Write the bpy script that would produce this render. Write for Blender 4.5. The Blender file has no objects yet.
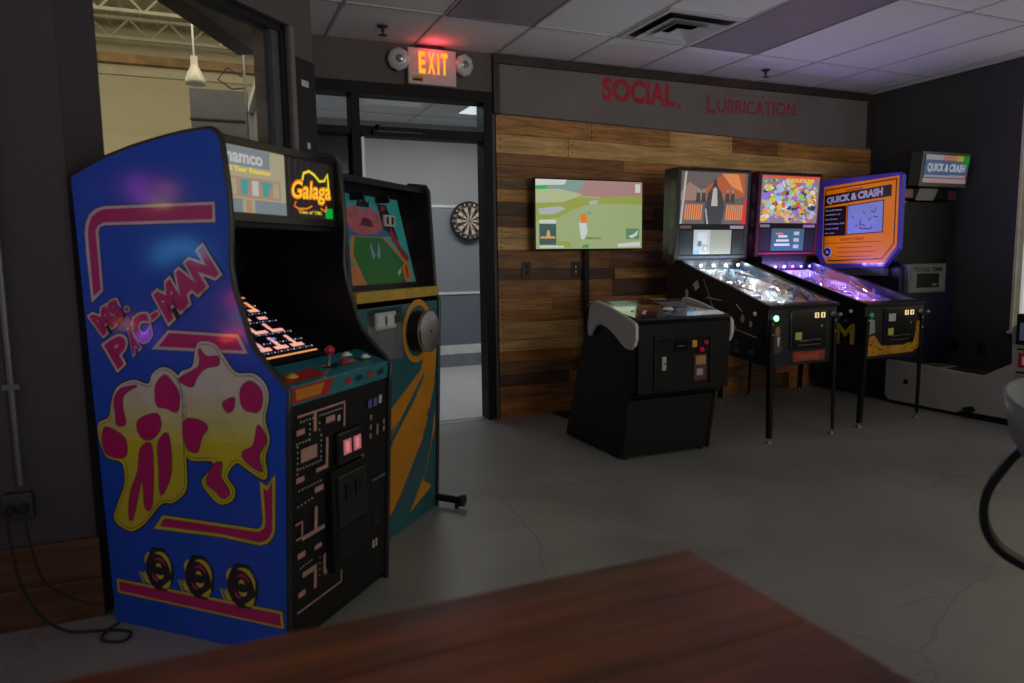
import bpy, math, random
from mathutils import Vector, Matrix
R = random.Random(7)
C = bpy.context.scene.collection
PI = math.pi
sc = bpy.context.scene

# ------------------------------------------------------------------ materials
MATS = {}
def srgb(c):
    return tuple(((x/255)/12.92 if x/255 <= .04045 else ((x/255+.055)/1.055)**2.4) for x in c)
def base_mat(name):
    m = bpy.data.materials.new(name); m.use_nodes = True
    nt = m.node_tree; b = nt.nodes['Principled BSDF']
    MATS[name] = m
    return m, nt, b
def N(nt, kind, **kw):
    n = nt.nodes.new(kind)
    for k, v in kw.items():
        if k in n.inputs: n.inputs[k].default_value = v
        else: setattr(n, k, v)
    return n
def mat(name, col, rough=.5, metal=0, var=.12, scale=8, bump=0, coat=0, emit=None, es=0, spec=.5, coat_rough=.08):
    if name in MATS: return MATS[name]
    m, nt, b = base_mat(name)
    tc = N(nt, 'ShaderNodeTexCoord'); no = N(nt, 'ShaderNodeTexNoise', Scale=scale, Detail=6, Roughness=.6)
    nt.links.new(tc.outputs['Object'], no.inputs['Vector'])
    cr = N(nt, 'ShaderNodeValToRGB')
    e = cr.color_ramp.elements
    e[0].position = .3; e[1].position = .7
    e[0].color = tuple(max(0, c*(1-var)) for c in col)+(1,); e[1].color = tuple(min(1, c*(1+var)) for c in col)+(1,)
    nt.links.new(no.outputs['Fac'], cr.inputs['Fac']); nt.links.new(cr.outputs['Color'], b.inputs['Base Color'])
    b.inputs['Roughness'].default_value = rough; b.inputs['Metallic'].default_value = metal
    b.inputs['Specular IOR Level'].default_value = spec
    if coat:
        b.inputs['Coat Weight'].default_value = coat; b.inputs['Coat Roughness'].default_value = coat_rough
    if bump:
        bp = N(nt, 'ShaderNodeBump', Strength=bump, Distance=.01)
        nt.links.new(no.outputs['Fac'], bp.inputs['Height']); nt.links.new(bp.outputs['Normal'], b.inputs['Normal'])
    if emit is not None:
        b.inputs['Emission Color'].default_value = tuple(emit)+(1,); b.inputs['Emission Strength'].default_value = es
    return m
def glow(name, col, s):
    return mat(name, tuple(c*.5 for c in col), .4, var=.02, emit=col, es=s)
def glass(name, tint=(1, 1, 1), clear=.88, rough=.02, spec_col=(1, 1, 1)):
    if name in MATS: return MATS[name]
    m = bpy.data.materials.new(name); m.use_nodes = True; MATS[name] = m
    nt = m.node_tree; nt.nodes.clear()
    o = N(nt, 'ShaderNodeOutputMaterial'); t = N(nt, 'ShaderNodeBsdfTransparent'); g = N(nt, 'ShaderNodeBsdfGlossy')
    t.inputs['Color'].default_value = tuple(x*clear for x in tint)+(1,)
    g.inputs['Roughness'].default_value = rough; g.inputs['Color'].default_value = spec_col+(1,)
    mx = N(nt, 'ShaderNodeMixShader'); lw = N(nt, 'ShaderNodeFresnel', IOR=1.45)
    ge = N(nt, 'ShaderNodeNewGeometry'); inv = N(nt, 'ShaderNodeMath', operation='SUBTRACT'); inv.inputs[0].default_value = 1; mu = N(nt, 'ShaderNodeMath', operation='MULTIPLY')
    nt.links.new(ge.outputs['Backfacing'], inv.inputs[1]); nt.links.new(inv.outputs[0], mu.inputs[0]); nt.links.new(lw.outputs[0], mu.inputs[1])
    nt.links.new(mu.outputs[0], mx.inputs[0]); nt.links.new(t.outputs[0], mx.inputs[1]); nt.links.new(g.outputs[0], mx.inputs[2])
    nt.links.new(mx.outputs[0], o.inputs[0])
    return m

def wood_mat(name, c0, c1, axis='X', rough=.55, coat=0, s=1.0):
    if name in MATS: return MATS[name]
    m, nt, b = base_mat(name)
    tc = N(nt, 'ShaderNodeTexCoord'); mp = N(nt, 'ShaderNodeMapping')
    mp.inputs['Scale'].default_value = (1.2*s, 14*s, 14*s) if axis == 'X' else (14*s, 1.2*s, 14*s)
    nt.links.new(tc.outputs['Object'], mp.inputs['Vector'])
    no = N(nt, 'ShaderNodeTexNoise', Scale=2.5, Detail=8, Roughness=.65, Distortion=.6)
    nt.links.new(mp.outputs[0], no.inputs['Vector'])
    n2 = N(nt, 'ShaderNodeTexNoise', Scale=3.0, Detail=3)
    nt.links.new(tc.outputs['Object'], n2.inputs['Vector'])
    cr = N(nt, 'ShaderNodeValToRGB'); e = cr.color_ramp.elements
    e[0].position = .32; e[1].position = .68; e[0].color = c0+(1,); e[1].color = c1+(1,)
    mx = N(nt, 'ShaderNodeMath', operation='MULTIPLY_ADD'); mx.inputs[1].default_value = .35; mx.inputs[2].default_value = -.17
    ad = N(nt, 'ShaderNodeMath', operation='ADD')
    nt.links.new(n2.outputs['Fac'], mx.inputs[0]); nt.links.new(mx.outputs[0], ad.inputs[0]); nt.links.new(no.outputs['Fac'], ad.inputs[1])
    nt.links.new(ad.outputs[0], cr.inputs['Fac']); nt.links.new(cr.outputs['Color'], b.inputs['Base Color'])
    b.inputs['Roughness'].default_value = rough
    if coat: b.inputs['Coat Weight'].default_value = coat; b.inputs['Coat Roughness'].default_value = .15
    bp = N(nt, 'ShaderNodeBump', Strength=.25, Distance=.004)
    nt.links.new(no.outputs['Fac'], bp.inputs['Height']); nt.links.new(bp.outputs['Normal'], b.inputs['Normal'])
    return m

def art_mat(name, cols, scale=6, es=0, rough=.3, coat=0, dist=1.0, voronoi=True, stretch=(1, 1, 1)):
    """an abstract printed picture: patches of the given colours"""
    if name in MATS: return MATS[name]
    m, nt, b = base_mat(name)
    tc = N(nt, 'ShaderNodeTexCoord'); mp = N(nt, 'ShaderNodeMapping'); mp.inputs['Scale'].default_value = stretch
    no = N(nt, 'ShaderNodeTexNoise', Scale=scale*.7, Detail=3, Distortion=dist)
    nt.links.new(tc.outputs['Object'], mp.inputs[0]); nt.links.new(mp.outputs[0], no.inputs['Vector'])
    if voronoi:
        vo = N(nt, 'ShaderNodeTexVoronoi', Scale=scale)
        mxv = N(nt, 'ShaderNodeVectorMath', operation='ADD')
        nt.links.new(mp.outputs[0], mxv.inputs[0]); nt.links.new(no.outputs['Color'], mxv.inputs[1])
        nt.links.new(mxv.outputs[0], vo.inputs['Vector'])
        sp = N(nt, 'ShaderNodeSeparateColor'); nt.links.new(vo.outputs['Color'], sp.inputs[0]); fac = sp.outputs[0]
    else: fac = no.outputs['Fac']
    cr = N(nt, 'ShaderNodeValToRGB'); cr.color_ramp.interpolation = 'CONSTANT' if voronoi else 'EASE'
    n = len(cols); lo, hi = (0, 1) if voronoi else (.28, .72)
    e = cr.color_ramp.elements
    e[0].position = lo; e[0].color = cols[0]+(1,)
    e[1].position = lo+(hi-lo)*(n-1)/n; e[1].color = cols[-1]+(1,)
    for i in range(1, n-1):
        x = e.new(lo+(hi-lo)*i/n); x.color = cols[i]+(1,)
    nt.links.new(fac, cr.inputs['Fac']); nt.links.new(cr.outputs['Color'], b.inputs['Base Color'])
    b.inputs['Roughness'].default_value = rough
    if coat: b.inputs['Coat Weight'].default_value = coat
    if es:
        nt.links.new(cr.outputs['Color'], b.inputs['Emission Color']); b.inputs['Emission Strength'].default_value = es
    return m

# ------------------------------------------------------------------ mesh builder
class MB:
    def __init__(s): s.v, s.f, s.mi, s.mats, s.sm = [], [], [], [], []
    def _m(s, m):
        if m not in s.mats: s.mats.append(m)
        return s.mats.index(m)
    def add(s, vs, fs, m, smooth=False):
        o = len(s.v); k = s._m(m); s.v += [tuple(map(float, v)) for v in vs]
        for f in fs: s.f.append([i+o for i in f]); s.mi.append(k); s.sm.append(smooth)
        return s
    def box(s, a, b, m):
        x0, y0, z0 = a; x1, y1, z1 = b
        return s.add([(x0,y0,z0),(x1,y0,z0),(x1,y1,z0),(x0,y1,z0),(x0,y0,z1),(x1,y0,z1),(x1,y1,z1),(x0,y1,z1)],
                     [(0,3,2,1),(4,5,6,7),(0,1,5,4),(1,2,6,5),(2,3,7,6),(3,0,4,7)], m)
    def prism(s, pts, a, b, m, axis='x', side=None):
        n = len(pts)
        def P(p, t): return {'x': (t, p[0], p[1]), 'y': (p[0], t, p[1]), 'z': (p[0], p[1], t)}[axis]
        s.add([P(p, a) for p in pts]+[P(p, b) for p in pts], [list(range(n)), list(range(2*n-1, n-1, -1))], m)
        o = len(s.v)-2*n; k = s._m(side or m)
        for i in range(n):
            j = (i+1) % n; s.f.append([o+i, o+n+i, o+n+j, o+j]); s.mi.append(k); s.sm.append(False)
        return s
    def poly(s, pts, m): return s.add(pts, [list(range(len(pts)))], m)
    def cyl(s, p, q, r, m, n=16, r2=None, caps=True):
        p, q = Vector(p), Vector(q); d = (q-p).normalized(); r2 = r if r2 is None else r2
        a = d.orthogonal().normalized(); b = d.cross(a); vs = []
        for c, rr in ((p, r), (q, r2)):
            for i in range(n):
                t = 2*PI*i/n; vs.append(c+a*math.cos(t)*rr+b*math.sin(t)*rr)
        s.add(vs, [(i, (i+1) % n, n+(i+1) % n, n+i) for i in range(n)], m, True)
        if caps: s.add(vs[:n], [list(range(n-1, -1, -1))], m); s.add(vs[n:], [list(range(n))], m)
        return s
    def lathe(s, c, prof, m, n=24, d=(0, 0, 1)):
        c, d = Vector(c), Vector(d).normalized(); a = d.orthogonal().normalized(); b = d.cross(a); vs = []; fs = []
        for (r, h) in prof:
            for i in range(n):
                t = 2*PI*i/n; vs.append(c+d*h+(a*math.cos(t)+b*math.sin(t))*max(r, 1e-4))
        for k in range(len(prof)-1):
            for i in range(n): fs.append((k*n+i, k*n+(i+1) % n, (k+1)*n+(i+1) % n, (k+1)*n+i))
        return s.add(vs, fs, m, True)
    def ball(s, c, r, m, n=14, sq=(1, 1, 1)):
        vs, fs = [], []; h = n//2+1
        for k in range(h+1):
            ph = PI*k/h
            for i in range(n):
                t = 2*PI*i/n
                vs.append((c[0]+r*sq[0]*math.sin(ph)*math.cos(t)*(1 if 0 < k < h else 1), c[1]+r*sq[1]*math.sin(ph)*math.sin(t), c[2]+r*sq[2]*math.cos(ph)))
        for k in range(h):
            for i in range(n): fs.append((k*n+i, (k+1)*n+i, (k+1)*n+(i+1) % n, k*n+(i+1) % n))
        return s.add(vs, fs, m, True)
    def tube(s, pts, r, m, n=10, smooth=True):
        pts = [Vector(p) for p in pts]; vs = []; up = None
        for i, p in enumerate(pts):
            d = (pts[min(i+1, len(pts)-1)]-pts[max(i-1, 0)]).normalized()
            a = d.orthogonal().normalized() if up is None else (up-d*up.dot(d)).normalized()
            up = a; b = d.cross(a)
            for k in range(n):
                t = 2*PI*k/n; vs.append(p+(a*math.cos(t)+b*math.sin(t))*r)
        fs = [(i*n+k, i*n+(k+1) % n, (i+1)*n+(k+1) % n, (i+1)*n+k) for i in range(len(pts)-1) for k in range(n)]
        s.add(vs, fs, m, smooth); s.add(vs[:n], [list(range(n-1, -1, -1))], m); return s.add(vs[-n:], [list(range(n))], m)
    def strip(s, pts, wv, m, th):
        """flat bar of width vector wv and thickness th along a path"""
        pts = [Vector(p) for p in pts]; wv = Vector(wv); vs = []
        for i, p in enumerate(pts):
            d = (pts[min(i+1, len(pts)-1)]-pts[max(i-1, 0)]).normalized(); n = d.cross(wv).normalized()*th/2
            w = wv/2
            vs += [p-w-n, p+w-n, p+w+n, p-w+n]
        fs = []
        for i in range(len(pts)-1):
            for k in range(4): fs.append((i*4+k, i*4+(k+1) % 4, i*4+4+(k+1) % 4, i*4+4+k))
        fs += [(3, 2, 1, 0), tuple(len(vs)-4+k for k in range(4))]
        return s.add(vs, fs, m, False)
    def build(s, name, parent=None, bevel=0, seg=2, loc=None):
        me = bpy.data.meshes.new(name); me.from_pydata(s.v, [], s.f)
        for m in s.mats: me.materials.append(m)
        me.polygons.foreach_set('material_index', s.mi); me.polygons.foreach_set('use_smooth', s.sm); me.update()
        o = bpy.data.objects.new(name, me); C.objects.link(o)
        if parent: o.parent = parent
        if loc: o.location = loc
        if bevel:
            b = o.modifiers.new('bevel', 'BEVEL'); b.width = bevel; b.segments = seg; b.limit_method = 'ANGLE'; b.angle_limit = .6
        return o
def tag(o, label=None, cat=None, group=None, kind=None):
    for k, v in (('label', label), ('category', cat), ('group', group), ('kind', kind)):
        if v: o[k] = v
    return o
def thing(name, label, cat, loc=(0, 0, 0), rz=0, group=None):
    o = bpy.data.objects.new(name, None); C.objects.link(o); o.location = loc; o.rotation_euler = (0, 0, rz)
    o.empty_display_size = .1
    return tag(o, label, cat, group)
def struct(mb, name, label=None, bevel=0):
    o = mb.build(name, bevel=bevel); tag(o, label, None, None, 'structure'); return o

_fc = {}
def glyphs(txt, off=0.0, shear=0):
    """2-D triangles of a line of text, normalised to its own box 0..1 x 0..1 (with the bolder offset kept outside)"""
    key = (txt, off, shear)
    if key in _fc: return _fc[key]
    cu = bpy.data.curves.new('t', 'FONT'); cu.body = txt; cu.offset = off; cu.fill_mode = 'FRONT'; cu.shear = shear; cu.resolution_u = 3
    ob = bpy.data.objects.new('t', cu); C.objects.link(ob)
    dg = bpy.context.evaluated_depsgraph_get(); me = bpy.data.meshes.new_from_object(ob.evaluated_get(dg))
    vs = [(v.co.x, v.co.y) for v in me.vertices]; fs = [list(p.vertices) for p in me.polygons]
    bpy.data.objects.remove(ob); bpy.data.meshes.remove(me); bpy.data.curves.remove(cu)
    _fc[key] = (vs, fs); return vs, fs
def text(mb, txt, quad, m, off=.02, ref=None):
    """text stretched into quad = four 3-D points BL, BR, TR, TL"""
    vs, fs = glyphs(txt, off); rv, _ = glyphs(txt, ref if ref is not None else off)
    if not vs: return
    x0 = min(v[0] for v in rv); x1 = max(v[0] for v in rv); y0 = min(v[1] for v in rv); y1 = max(v[1] for v in rv)
    BL, BR, TR, TL = map(Vector, quad); out = []
    for x, y in vs:
        u = (x-x0)/(x1-x0); w = (y-y0)/(y1-y0)
        out.append((BL*(1-u)+BR*u)*(1-w)+(TL*(1-u)+TR*u)*w)
    mb.add(out, fs, m)
def textrow(mb, txt, x0, x1, z0, z1, y, m, off=.02):
    text(mb, txt, [(x0, y, z0), (x1, y, z0), (x1, y, z1), (x0, y, z1)], m, off)

def area(name, loc, size, power, col, direction, spread=PI):
    l = bpy.data.lights.new(name, 'AREA'); l.shape = 'RECTANGLE'; l.size, l.size_y = size; l.energy = power; l.color = col; l.spread = spread
    o = bpy.data.objects.new(name, l); C.objects.link(o); o.location = loc
    o.rotation_euler = Vector(direction).to_track_quat('-Z', 'Y').to_euler(); return o
def point(name, loc, power, col, r=.02):
    l = bpy.data.lights.new(name, 'POINT'); l.energy = power; l.color = col; l.shadow_soft_size = r
    o = bpy.data.objects.new(name, l); C.objects.link(o); o.location = loc; return o

# ------------------------------------------------------------------ common materials
black = mat('black_paint', (.007, .007, .008), .42, spec=.3)
blacksat = mat('black_textured', (.010, .0095, .010), .6, bump=.1, scale=200, spec=.3)
blackgloss = mat('black_gloss', (.006, .006, .007), .15, coat=.2)
darkmetal = mat('dark_metal', (.03, .03, .032), .35, .6)
chrome = mat('chrome', (.7, .7, .72), .18, 1, var=.05)
steel = mat('brushed_steel', (.35, .35, .36), .4, .9)
white_pl = mat('white_plastic', (.62, .6, .56), .45)
rubber = mat('rubber', (.015, .015, .015), .8)
wallgrey = mat('wall_charcoal', (.058, .046, .055), .8, bump=.12, scale=60, var=.06)
wallbrown = mat('wall_warm_grey', (.115, .09, .085), .75, bump=.1, scale=60, var=.05)
CEIL = 2.715

# ------------------------------------------------------------------ room
def concrete():
    m, nt, b = base_mat('polished_concrete')
    tc = N(nt, 'ShaderNodeTexCoord'); co = tc.outputs['Object']
    n1 = N(nt, 'ShaderNodeTexNoise', Scale=1.1, Detail=8, Roughness=.62, Distortion=.5); nt.links.new(co, n1.inputs['Vector'])
    cr = N(nt, 'ShaderNodeValToRGB'); e = cr.color_ramp.elements
    e[0].position = .3; e[1].position = .7; e[0].color = (.21, .205, .185, 1); e[1].color = (.33, .325, .29, 1)
    nt.links.new(n1.outputs['Fac'], cr.inputs['Fac'])
    # wandering cracks
    n2 = N(nt, 'ShaderNodeTexNoise', Scale=1.3, Detail=5); nt.links.new(co, n2.inputs['Vector'])
    mix = N(nt, 'ShaderNodeMix', data_type='RGBA'); mix.inputs[0].default_value = .35
    nt.links.new(co, mix.inputs[6]); nt.links.new(n2.outputs['Color'], mix.inputs[7])
    vo = N(nt, 'ShaderNodeTexVoronoi', feature='DISTANCE_TO_EDGE', Scale=.7); nt.links.new(mix.outputs[2], vo.inputs['Vector'])
    lt = N(nt, 'ShaderNodeMath', operation='LESS_THAN'); lt.inputs[1].default_value = .0028; nt.links.new(vo.outputs['Distance'], lt.inputs[0])
    # thin scratches: two stretched noise bands
    sc_out = None
    for rot, s in ((.5, 0), (-.8, 5), (1.3, 11)):
        mp = N(nt, 'ShaderNodeMapping'); mp.inputs['Rotation'].default_value = (0, 0, rot); mp.inputs['Scale'].default_value = (1.0, 26, 1); mp.inputs['Location'].default_value = (s, s, 0)
        nt.links.new(co, mp.inputs[0]); nn = N(nt, 'ShaderNodeTexNoise', Scale=1.6, Detail=2); nt.links.new(mp.outputs[0], nn.inputs['Vector'])
        g = N(nt, 'ShaderNodeMath', operation='GREATER_THAN'); g.inputs[1].default_value = .72; nt.links.new(nn.outputs['Fac'], g.inputs[0])
        if sc_out is None: sc_out = g.outputs[0]
        else:
            mm = N(nt, 'ShaderNodeMath', operation='MAXIMUM'); nt.links.new(sc_out, mm.inputs[0]); nt.links.new(g.outputs[0], mm.inputs[1]); sc_out = mm.outputs[0]
    m1 = N(nt, 'ShaderNodeMix', data_type='RGBA'); m1.inputs[7].default_value = (.11, .10, .09, 1)
    s1 = N(nt, 'ShaderNodeMath', operation='MULTIPLY'); s1.inputs[1].default_value = .28; nt.links.new(lt.outputs[0], s1.inputs[0])
    nt.links.new(s1.outputs[0], m1.inputs[0]); nt.links.new(cr.outputs['Color'], m1.inputs[6])
    m2 = N(nt, 'ShaderNodeMix', data_type='RGBA'); m2.inputs[7].default_value = (.13, .125, .11, 1)
    s2 = N(nt, 'ShaderNodeMath', operation='MULTIPLY'); s2.inputs[1].default_value = .4; nt.links.new(sc_out, s2.inputs[0])
    nt.links.new(s2.outputs[0], m2.inputs[0]); nt.links.new(m1.outputs[2], m2.inputs[6])
    nt.links.new(m2.outputs[2], b.inputs['Base Color'])
    rr = N(nt, 'ShaderNodeMapRange'); rr.inputs['To Min'].default_value = .28; rr.inputs['To Max'].default_value = .5
    nt.links.new(n1.outputs['Fac'], rr.inputs['Value']); nt.links.new(rr.outputs[0], b.inputs['Roughness'])
    b.inputs['Specular IOR Level'].default_value = .45
    return m
XL, XR, YR = -3.2, 5.88, -8.0
mb = MB(); mb.box((XL-.2, YR-.2, -.12), (XR+.2, .12, 0), concrete()); struct(mb, 'floor')
# ceiling: acoustic tiles with T-bars
tile = mat('ceiling_tile', (.78, .765, .765), .9, bump=.35, scale=120, var=.05)
tbar = mat('ceiling_tbar', (.5, .48, .49), .6)
mb = MB(); mb.prism([(XL-.2, YR-.2), (XR+.2, YR-.2), (XR+.2, .12), (.60, .12), (.56, -1.20), (-.42, -2.2), (XL-.2, -2.2)], CEIL+.006, CEIL+.12, tile, 'z')
T_ = .6096; xc = 2.059; y1 = -.6705
xg = [xc+i*T_ for i in range(-8, 7) if XL < xc+i*T_ < XR]
yg = [y1-i*2*T_ for i in range(0, 7) if y1-i*2*T_ > YR]
def yend(x): return 0 if x > .6 else (-2.25 if x < -.41 else -2.25+(x+.40)*1.043)
for x in xg: mb.box((x-.009, YR, CEIL), (x+.009, yend(x), CEIL+.008), tbar)
for y in yg: mb.box((XL if y < -2.3 else (.62 if y > -1.25 else -.40+(y+2.25)/1.043+.02), y-.009, CEIL), (XR, y+.009, CEIL+.008), tbar)
# short cross tees of 2x2 bay by the vent
mb.box((xc+2*T_-T_, y1-T_-.009, CEIL), (xc+2*T_, y1-T_+.009, CEIL+.008), tbar)
mb.box((XR-.022, YR, CEIL-.003), (XR, 0, CEIL+.008), tbar)
struct(mb, 'ceiling')
mb = MB(); mb.box((.60, .0, 2.44), (XR+.2, .12, CEIL+.1), wallbrown)          # above the door head
mb.box((2.01, 0, 0), (XR+.2, .12, 2.44), wallbrown); mb.box((.60, 0, 0), (.70, .12, 2.44), wallbrown)
struct(mb, 'wall_back')
# left wall, parallel to the back wall, and the diagonal window wall
mb = MB(); mb.box((XL-.2, -2.27, 0), (-.395, -2.15, CEIL), wallgrey); struct(mb, 'wall_left')
mb = MB(); mb.box((XL-.2, YR, 0), (XL, -6.6, CEIL), wallgrey); mb.box((XL-.2, -3.3, 0), (XL, -2.15, CEIL), wallgrey); mb.box((XL-.2, -6.6, 0), (XL, -3.3, .9), wallgrey); mb.box((XL-.2, -6.6, 2.4), (XL, -3.3, CEIL), wallgrey); struct(mb, 'wall_far_left')
dg = math.radians(46.2)
root_w = Matrix.Translation((-.40, -2.262, 0)) @ Matrix.Rotation(dg, 4, 'Z')
def W(x, y, z): return tuple(root_w @ Vector((x, y, z)))
def wbox(mb, a, b, m):
    x0, y0, z0 = a; x1, y1_, z1 = b
    mb.add([W(*p) for p in [(x0,y0,z0),(x1,y0,z0),(x1,y1_,z0),(x0,y1_,z0),(x0,y0,z1),(x1,y0,z1),(x1,y1_,z1),(x0,y1_,z1)]],
           [(0,3,2,1),(4,5,6,7),(0,1,5,4),(1,2,6,5),(2,3,7,6),(3,0,4,7)], m)
WL = 1.385; wx0, wx1, wz0, wz1 = .155, 1.20, 1.0, 2.33
mb = MB()
wbox(mb, (0, 0, 0), (wx0, .12, CEIL), wallgrey); wbox(mb, (wx1, 0, 0), (WL, .12, CEIL), wallbrown)
wbox(mb, (wx0, 0, 0), (wx1, .12, wz0), wallgrey); wbox(mb, (wx0, 0, wz1), (wx1, .12, CEIL), wallbrown)
struct(mb, 'wall_diagonal')
mb = MB(); p0 = W(WL, .06, 0); mb.box((p0[0]-.14, p0[1]-.02, 0), (p0[0]-.03, .0, CEIL), wallbrown); struct(mb, 'wall_return')
wframe = mat('window_frame_black', (.012, .012, .014), .35)
mb = MB(); f = .035
wbox(mb, (wx0, .015, wz1-f), (wx1, .09, wz1), wframe); wbox(mb, (wx0, .015, wz0), (wx1, .09, wz0+f), wframe)
wbox(mb, (wx0, .015, wz0), (wx0+.012, .09, wz1), wframe); wbox(mb, (wx1-f, .015, wz0), (wx1, .09, wz1), wframe)
wbox(mb, (wx1-f-.05, .03, wz0), (wx1-f, .075, wz1), mat('frame_grey', (.12, .12, .12), .4, .3))
win = struct(mb, 'window_1', 'black framed window in the diagonal wall looking into the workshop')
mb = MB(); wbox(mb, (wx0+.01, .05, wz0+f), (wx1-f, .056, wz1-f), glass('window_glass', (1, 1, .98), .93))
g = mb.build('window_pane'); g.parent = win
# casing strip right of the window
mb = MB(); wbox(mb, (wx1, -.012, wz0-.02), (wx1+.03, 0, wz1+.02), mat('casing_grey', (.2, .17, .16), .6)); wbox(mb, (wx0, -.012, wz1), (wx1+.03, 0, wz1+.02), wallbrown)
struct(mb, 'trim_1')
mb = MB(); wbox(mb, (1.232, -.012, 1.60), (1.384, -.001, 2.20), mat('panel_black', (.013, .012, .013), .6))
pn = mb.build('electrical_panel', bevel=.002); tag(pn, 'tall black panel with two small white stickers at the end of the window wall', 'panel')
mb = MB(); wbox(mb, (1.27, -.014, 2.07), (1.325, -.0125, 2.10), white_pl); wbox(mb, (1.295, -.014, 1.775), (1.318, -.0125, 1.805), white_pl)
o = mb.build('sticker', pn); tag(o, 'two small white stickers')
# right wall with a window behind blinds
mb = MB(); wallr = mat('wall_dark_right', (.045, .042, .045), .85, bump=.12, scale=60, var=.06)
RY0, RY1, RZ0, RZ1 = -5.6, -1.39, .60, 2.655
mb.box((XR, RY1, 0), (XR+.15, .12, CEIL), wallr); mb.box((XR, YR, 0), (XR+.15, RY0, CEIL), wallr)
mb.box((XR, RY0, 0), (XR+.15, RY1, RZ0), wallr); mb.box((XR, RY0, RZ1), (XR+.15, RY1, CEIL), wallr)
struct(mb, 'wall_right')
mb = MB(); mb.box((XL-.2, YR-.12, 0), (XR+.2, YR, .8), wallgrey); mb.box((XL-.2, YR-.12, 2.5), (XR+.2, YR, CEIL), wallgrey)
for x0, x1 in ((XL-.2, -1.8), (.9, 1.5), (4.3, XR+.2)): mb.box((x0, YR-.12, .8), (x1, YR, 2.5), wallgrey)
struct(mb, 'wall_rear')
cream = mat('window_return_cream', (.62, .55, .42), .7)
mb = MB(); mb.box((XR+.001, RY1-.02, RZ0), (XR+.15, RY1, RZ1), cream); mb.box((XR-.03, RY0, RZ0-.02), (XR+.15, RY1, RZ0), white_pl)
struct(mb, 'window_2')
mb = MB(); bl = mat('blind_backlit_glow', (.62, .56, .42), .8, var=.05, emit=(1, .9, .62), es=.26)  # daylight behind the cloth is put in as the fabric's own emission
mb.box((XR+.02, RY0, RZ0+.0), (XR+.022, RY1-.06, RZ1), bl)
o = mb.build('window_blind'); tag(o, 'cream roller blind drawn over the bright window in the right wall', 'blind')
mb = MB(); mb.box((XR+.004, RY1-.085, RZ0+.02), (XR+.018, RY1-.065, RZ1), mat('rail_white_glow', (.75, .75, .7), .4, emit=(1, 1, .9), es=.3)); mb.build('side_rail', o)  # daylight on the rail is put in as emission too

# wood cladding of pallet boards
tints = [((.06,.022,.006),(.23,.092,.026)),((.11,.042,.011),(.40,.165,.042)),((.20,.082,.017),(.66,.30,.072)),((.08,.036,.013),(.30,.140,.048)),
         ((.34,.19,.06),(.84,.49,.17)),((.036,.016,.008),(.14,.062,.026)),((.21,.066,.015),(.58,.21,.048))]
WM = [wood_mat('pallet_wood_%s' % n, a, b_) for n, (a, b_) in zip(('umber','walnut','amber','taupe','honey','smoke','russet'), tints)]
nail = mat('nail_stain', (.01, .008, .006), .7)
mb = MB(); z = 0.0; CX0, CX1 = 2.045, XR
row = 0
rows = []
while z < 2.26:
    h = R.choice((.085, .09, .095, .10, .14)) if z > .02 else .15
    if z+h > 2.285 or 2.285-(z+h) < .05: h = 2.285-z
    rows.append((z, h)); z += h
nr = len(rows)
for ri, (z, h) in enumerate(rows):
    x = CX0; first = True
    while x < CX1-.01:
        L = R.uniform(.5, 1.25)
        if first: L = R.uniform(.35, 1.2); first = False
        x2 = min(CX1, x+L)
        if CX1-x2 < .2: x2 = CX1
        w = [2, 3, 1.6, 2, 1.2, 2.4, 1]
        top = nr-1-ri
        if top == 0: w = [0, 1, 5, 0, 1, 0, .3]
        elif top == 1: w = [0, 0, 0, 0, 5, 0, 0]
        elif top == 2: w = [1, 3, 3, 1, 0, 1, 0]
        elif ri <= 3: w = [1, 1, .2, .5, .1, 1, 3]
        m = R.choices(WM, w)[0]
        d = R.uniform(.014, .022); g = .0016; sl = -.022
        # boards run very slightly off level, as in the room
        za, zb = z+g+sl*(x-CX0)*(z/2.28), z+g+sl*(x2-CX0)*(z/2.28); zc, zd = z+h-g+sl*(x2-CX0)*((z+h)/2.28), z+h-g+sl*(x-CX0)*((z+h)/2.28)
        x_, xx = x+g*.6, x2-g*.6
        mb.add([(x_,-d,za),(xx,-d,zb),(xx,-d,zc),(x_,-d,zd),(x_,0,za),(xx,0,zb),(xx,0,zc),(x_,0,zd)],
               [(0,1,2,3),(4,7,6,5),(0,4,5,1),(1,5,6,2),(2,6,7,3),(3,7,4,0)], m)
        for nx in (x_+.03, xx-.03):
            for k in (.28, .72):
                zz = z+h*k+sl*(nx-CX0)*(z/2.28); mb.lathe((nx, -d-.0005, zz), [(.006, 0), (.0001, -.0)], nail, 6, (0, 1, 0))
        x = x2
mb.box((CX0, -.004, 0), (CX1, 0, 2.18), nail)
struct(mb, 'trim_2', 'reclaimed pallet boards in mixed brown tones covering the back wall')
# painted header sign
mb = MB(); hb = mat('header_grey_board', (.17, .145, .135), .7, var=.12, scale=2.5, bump=.05)
sg = thing('wall_sign', 'long grey board with red stencilled words above the pallet boards', 'sign', (2.045, 0, 2.3))
mb.add([(.03, -.012, .0), (XR-2.045, -.012, -.10), (XR-2.045, -.012, .36), (.03, -.012, .36), (.03, 0, .0), (XR-2.045, 0, -.10), (XR-2.045, 0, .36), (.03, 0, .36)],
       [(0,1,2,3),(4,7,6,5),(0,4,5,1),(1,5,6,2),(2,6,7,3),(3,7,4,0)], hb)
mb.build('board', sg)
bw = wood_mat('charred_wood', (.012, .008, .006), (.05, .03, .022))
mb = MB(); mb.box((-.02, -.035, .348), (XR-2.045, 0, CEIL-2.3-.001), bw); mb.box((-.02, -.035, -.01), (.03, 0, .348), bw); mb.box((XR-2.045-.06, -.03, -.08), (XR-2.045-.001, 0, .348), bw); mb.build('frame', sg, bevel=.004)
rp = mat('red_stencil_paint', (.42, .012, .035), .6, var=.35, scale=30)
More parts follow.
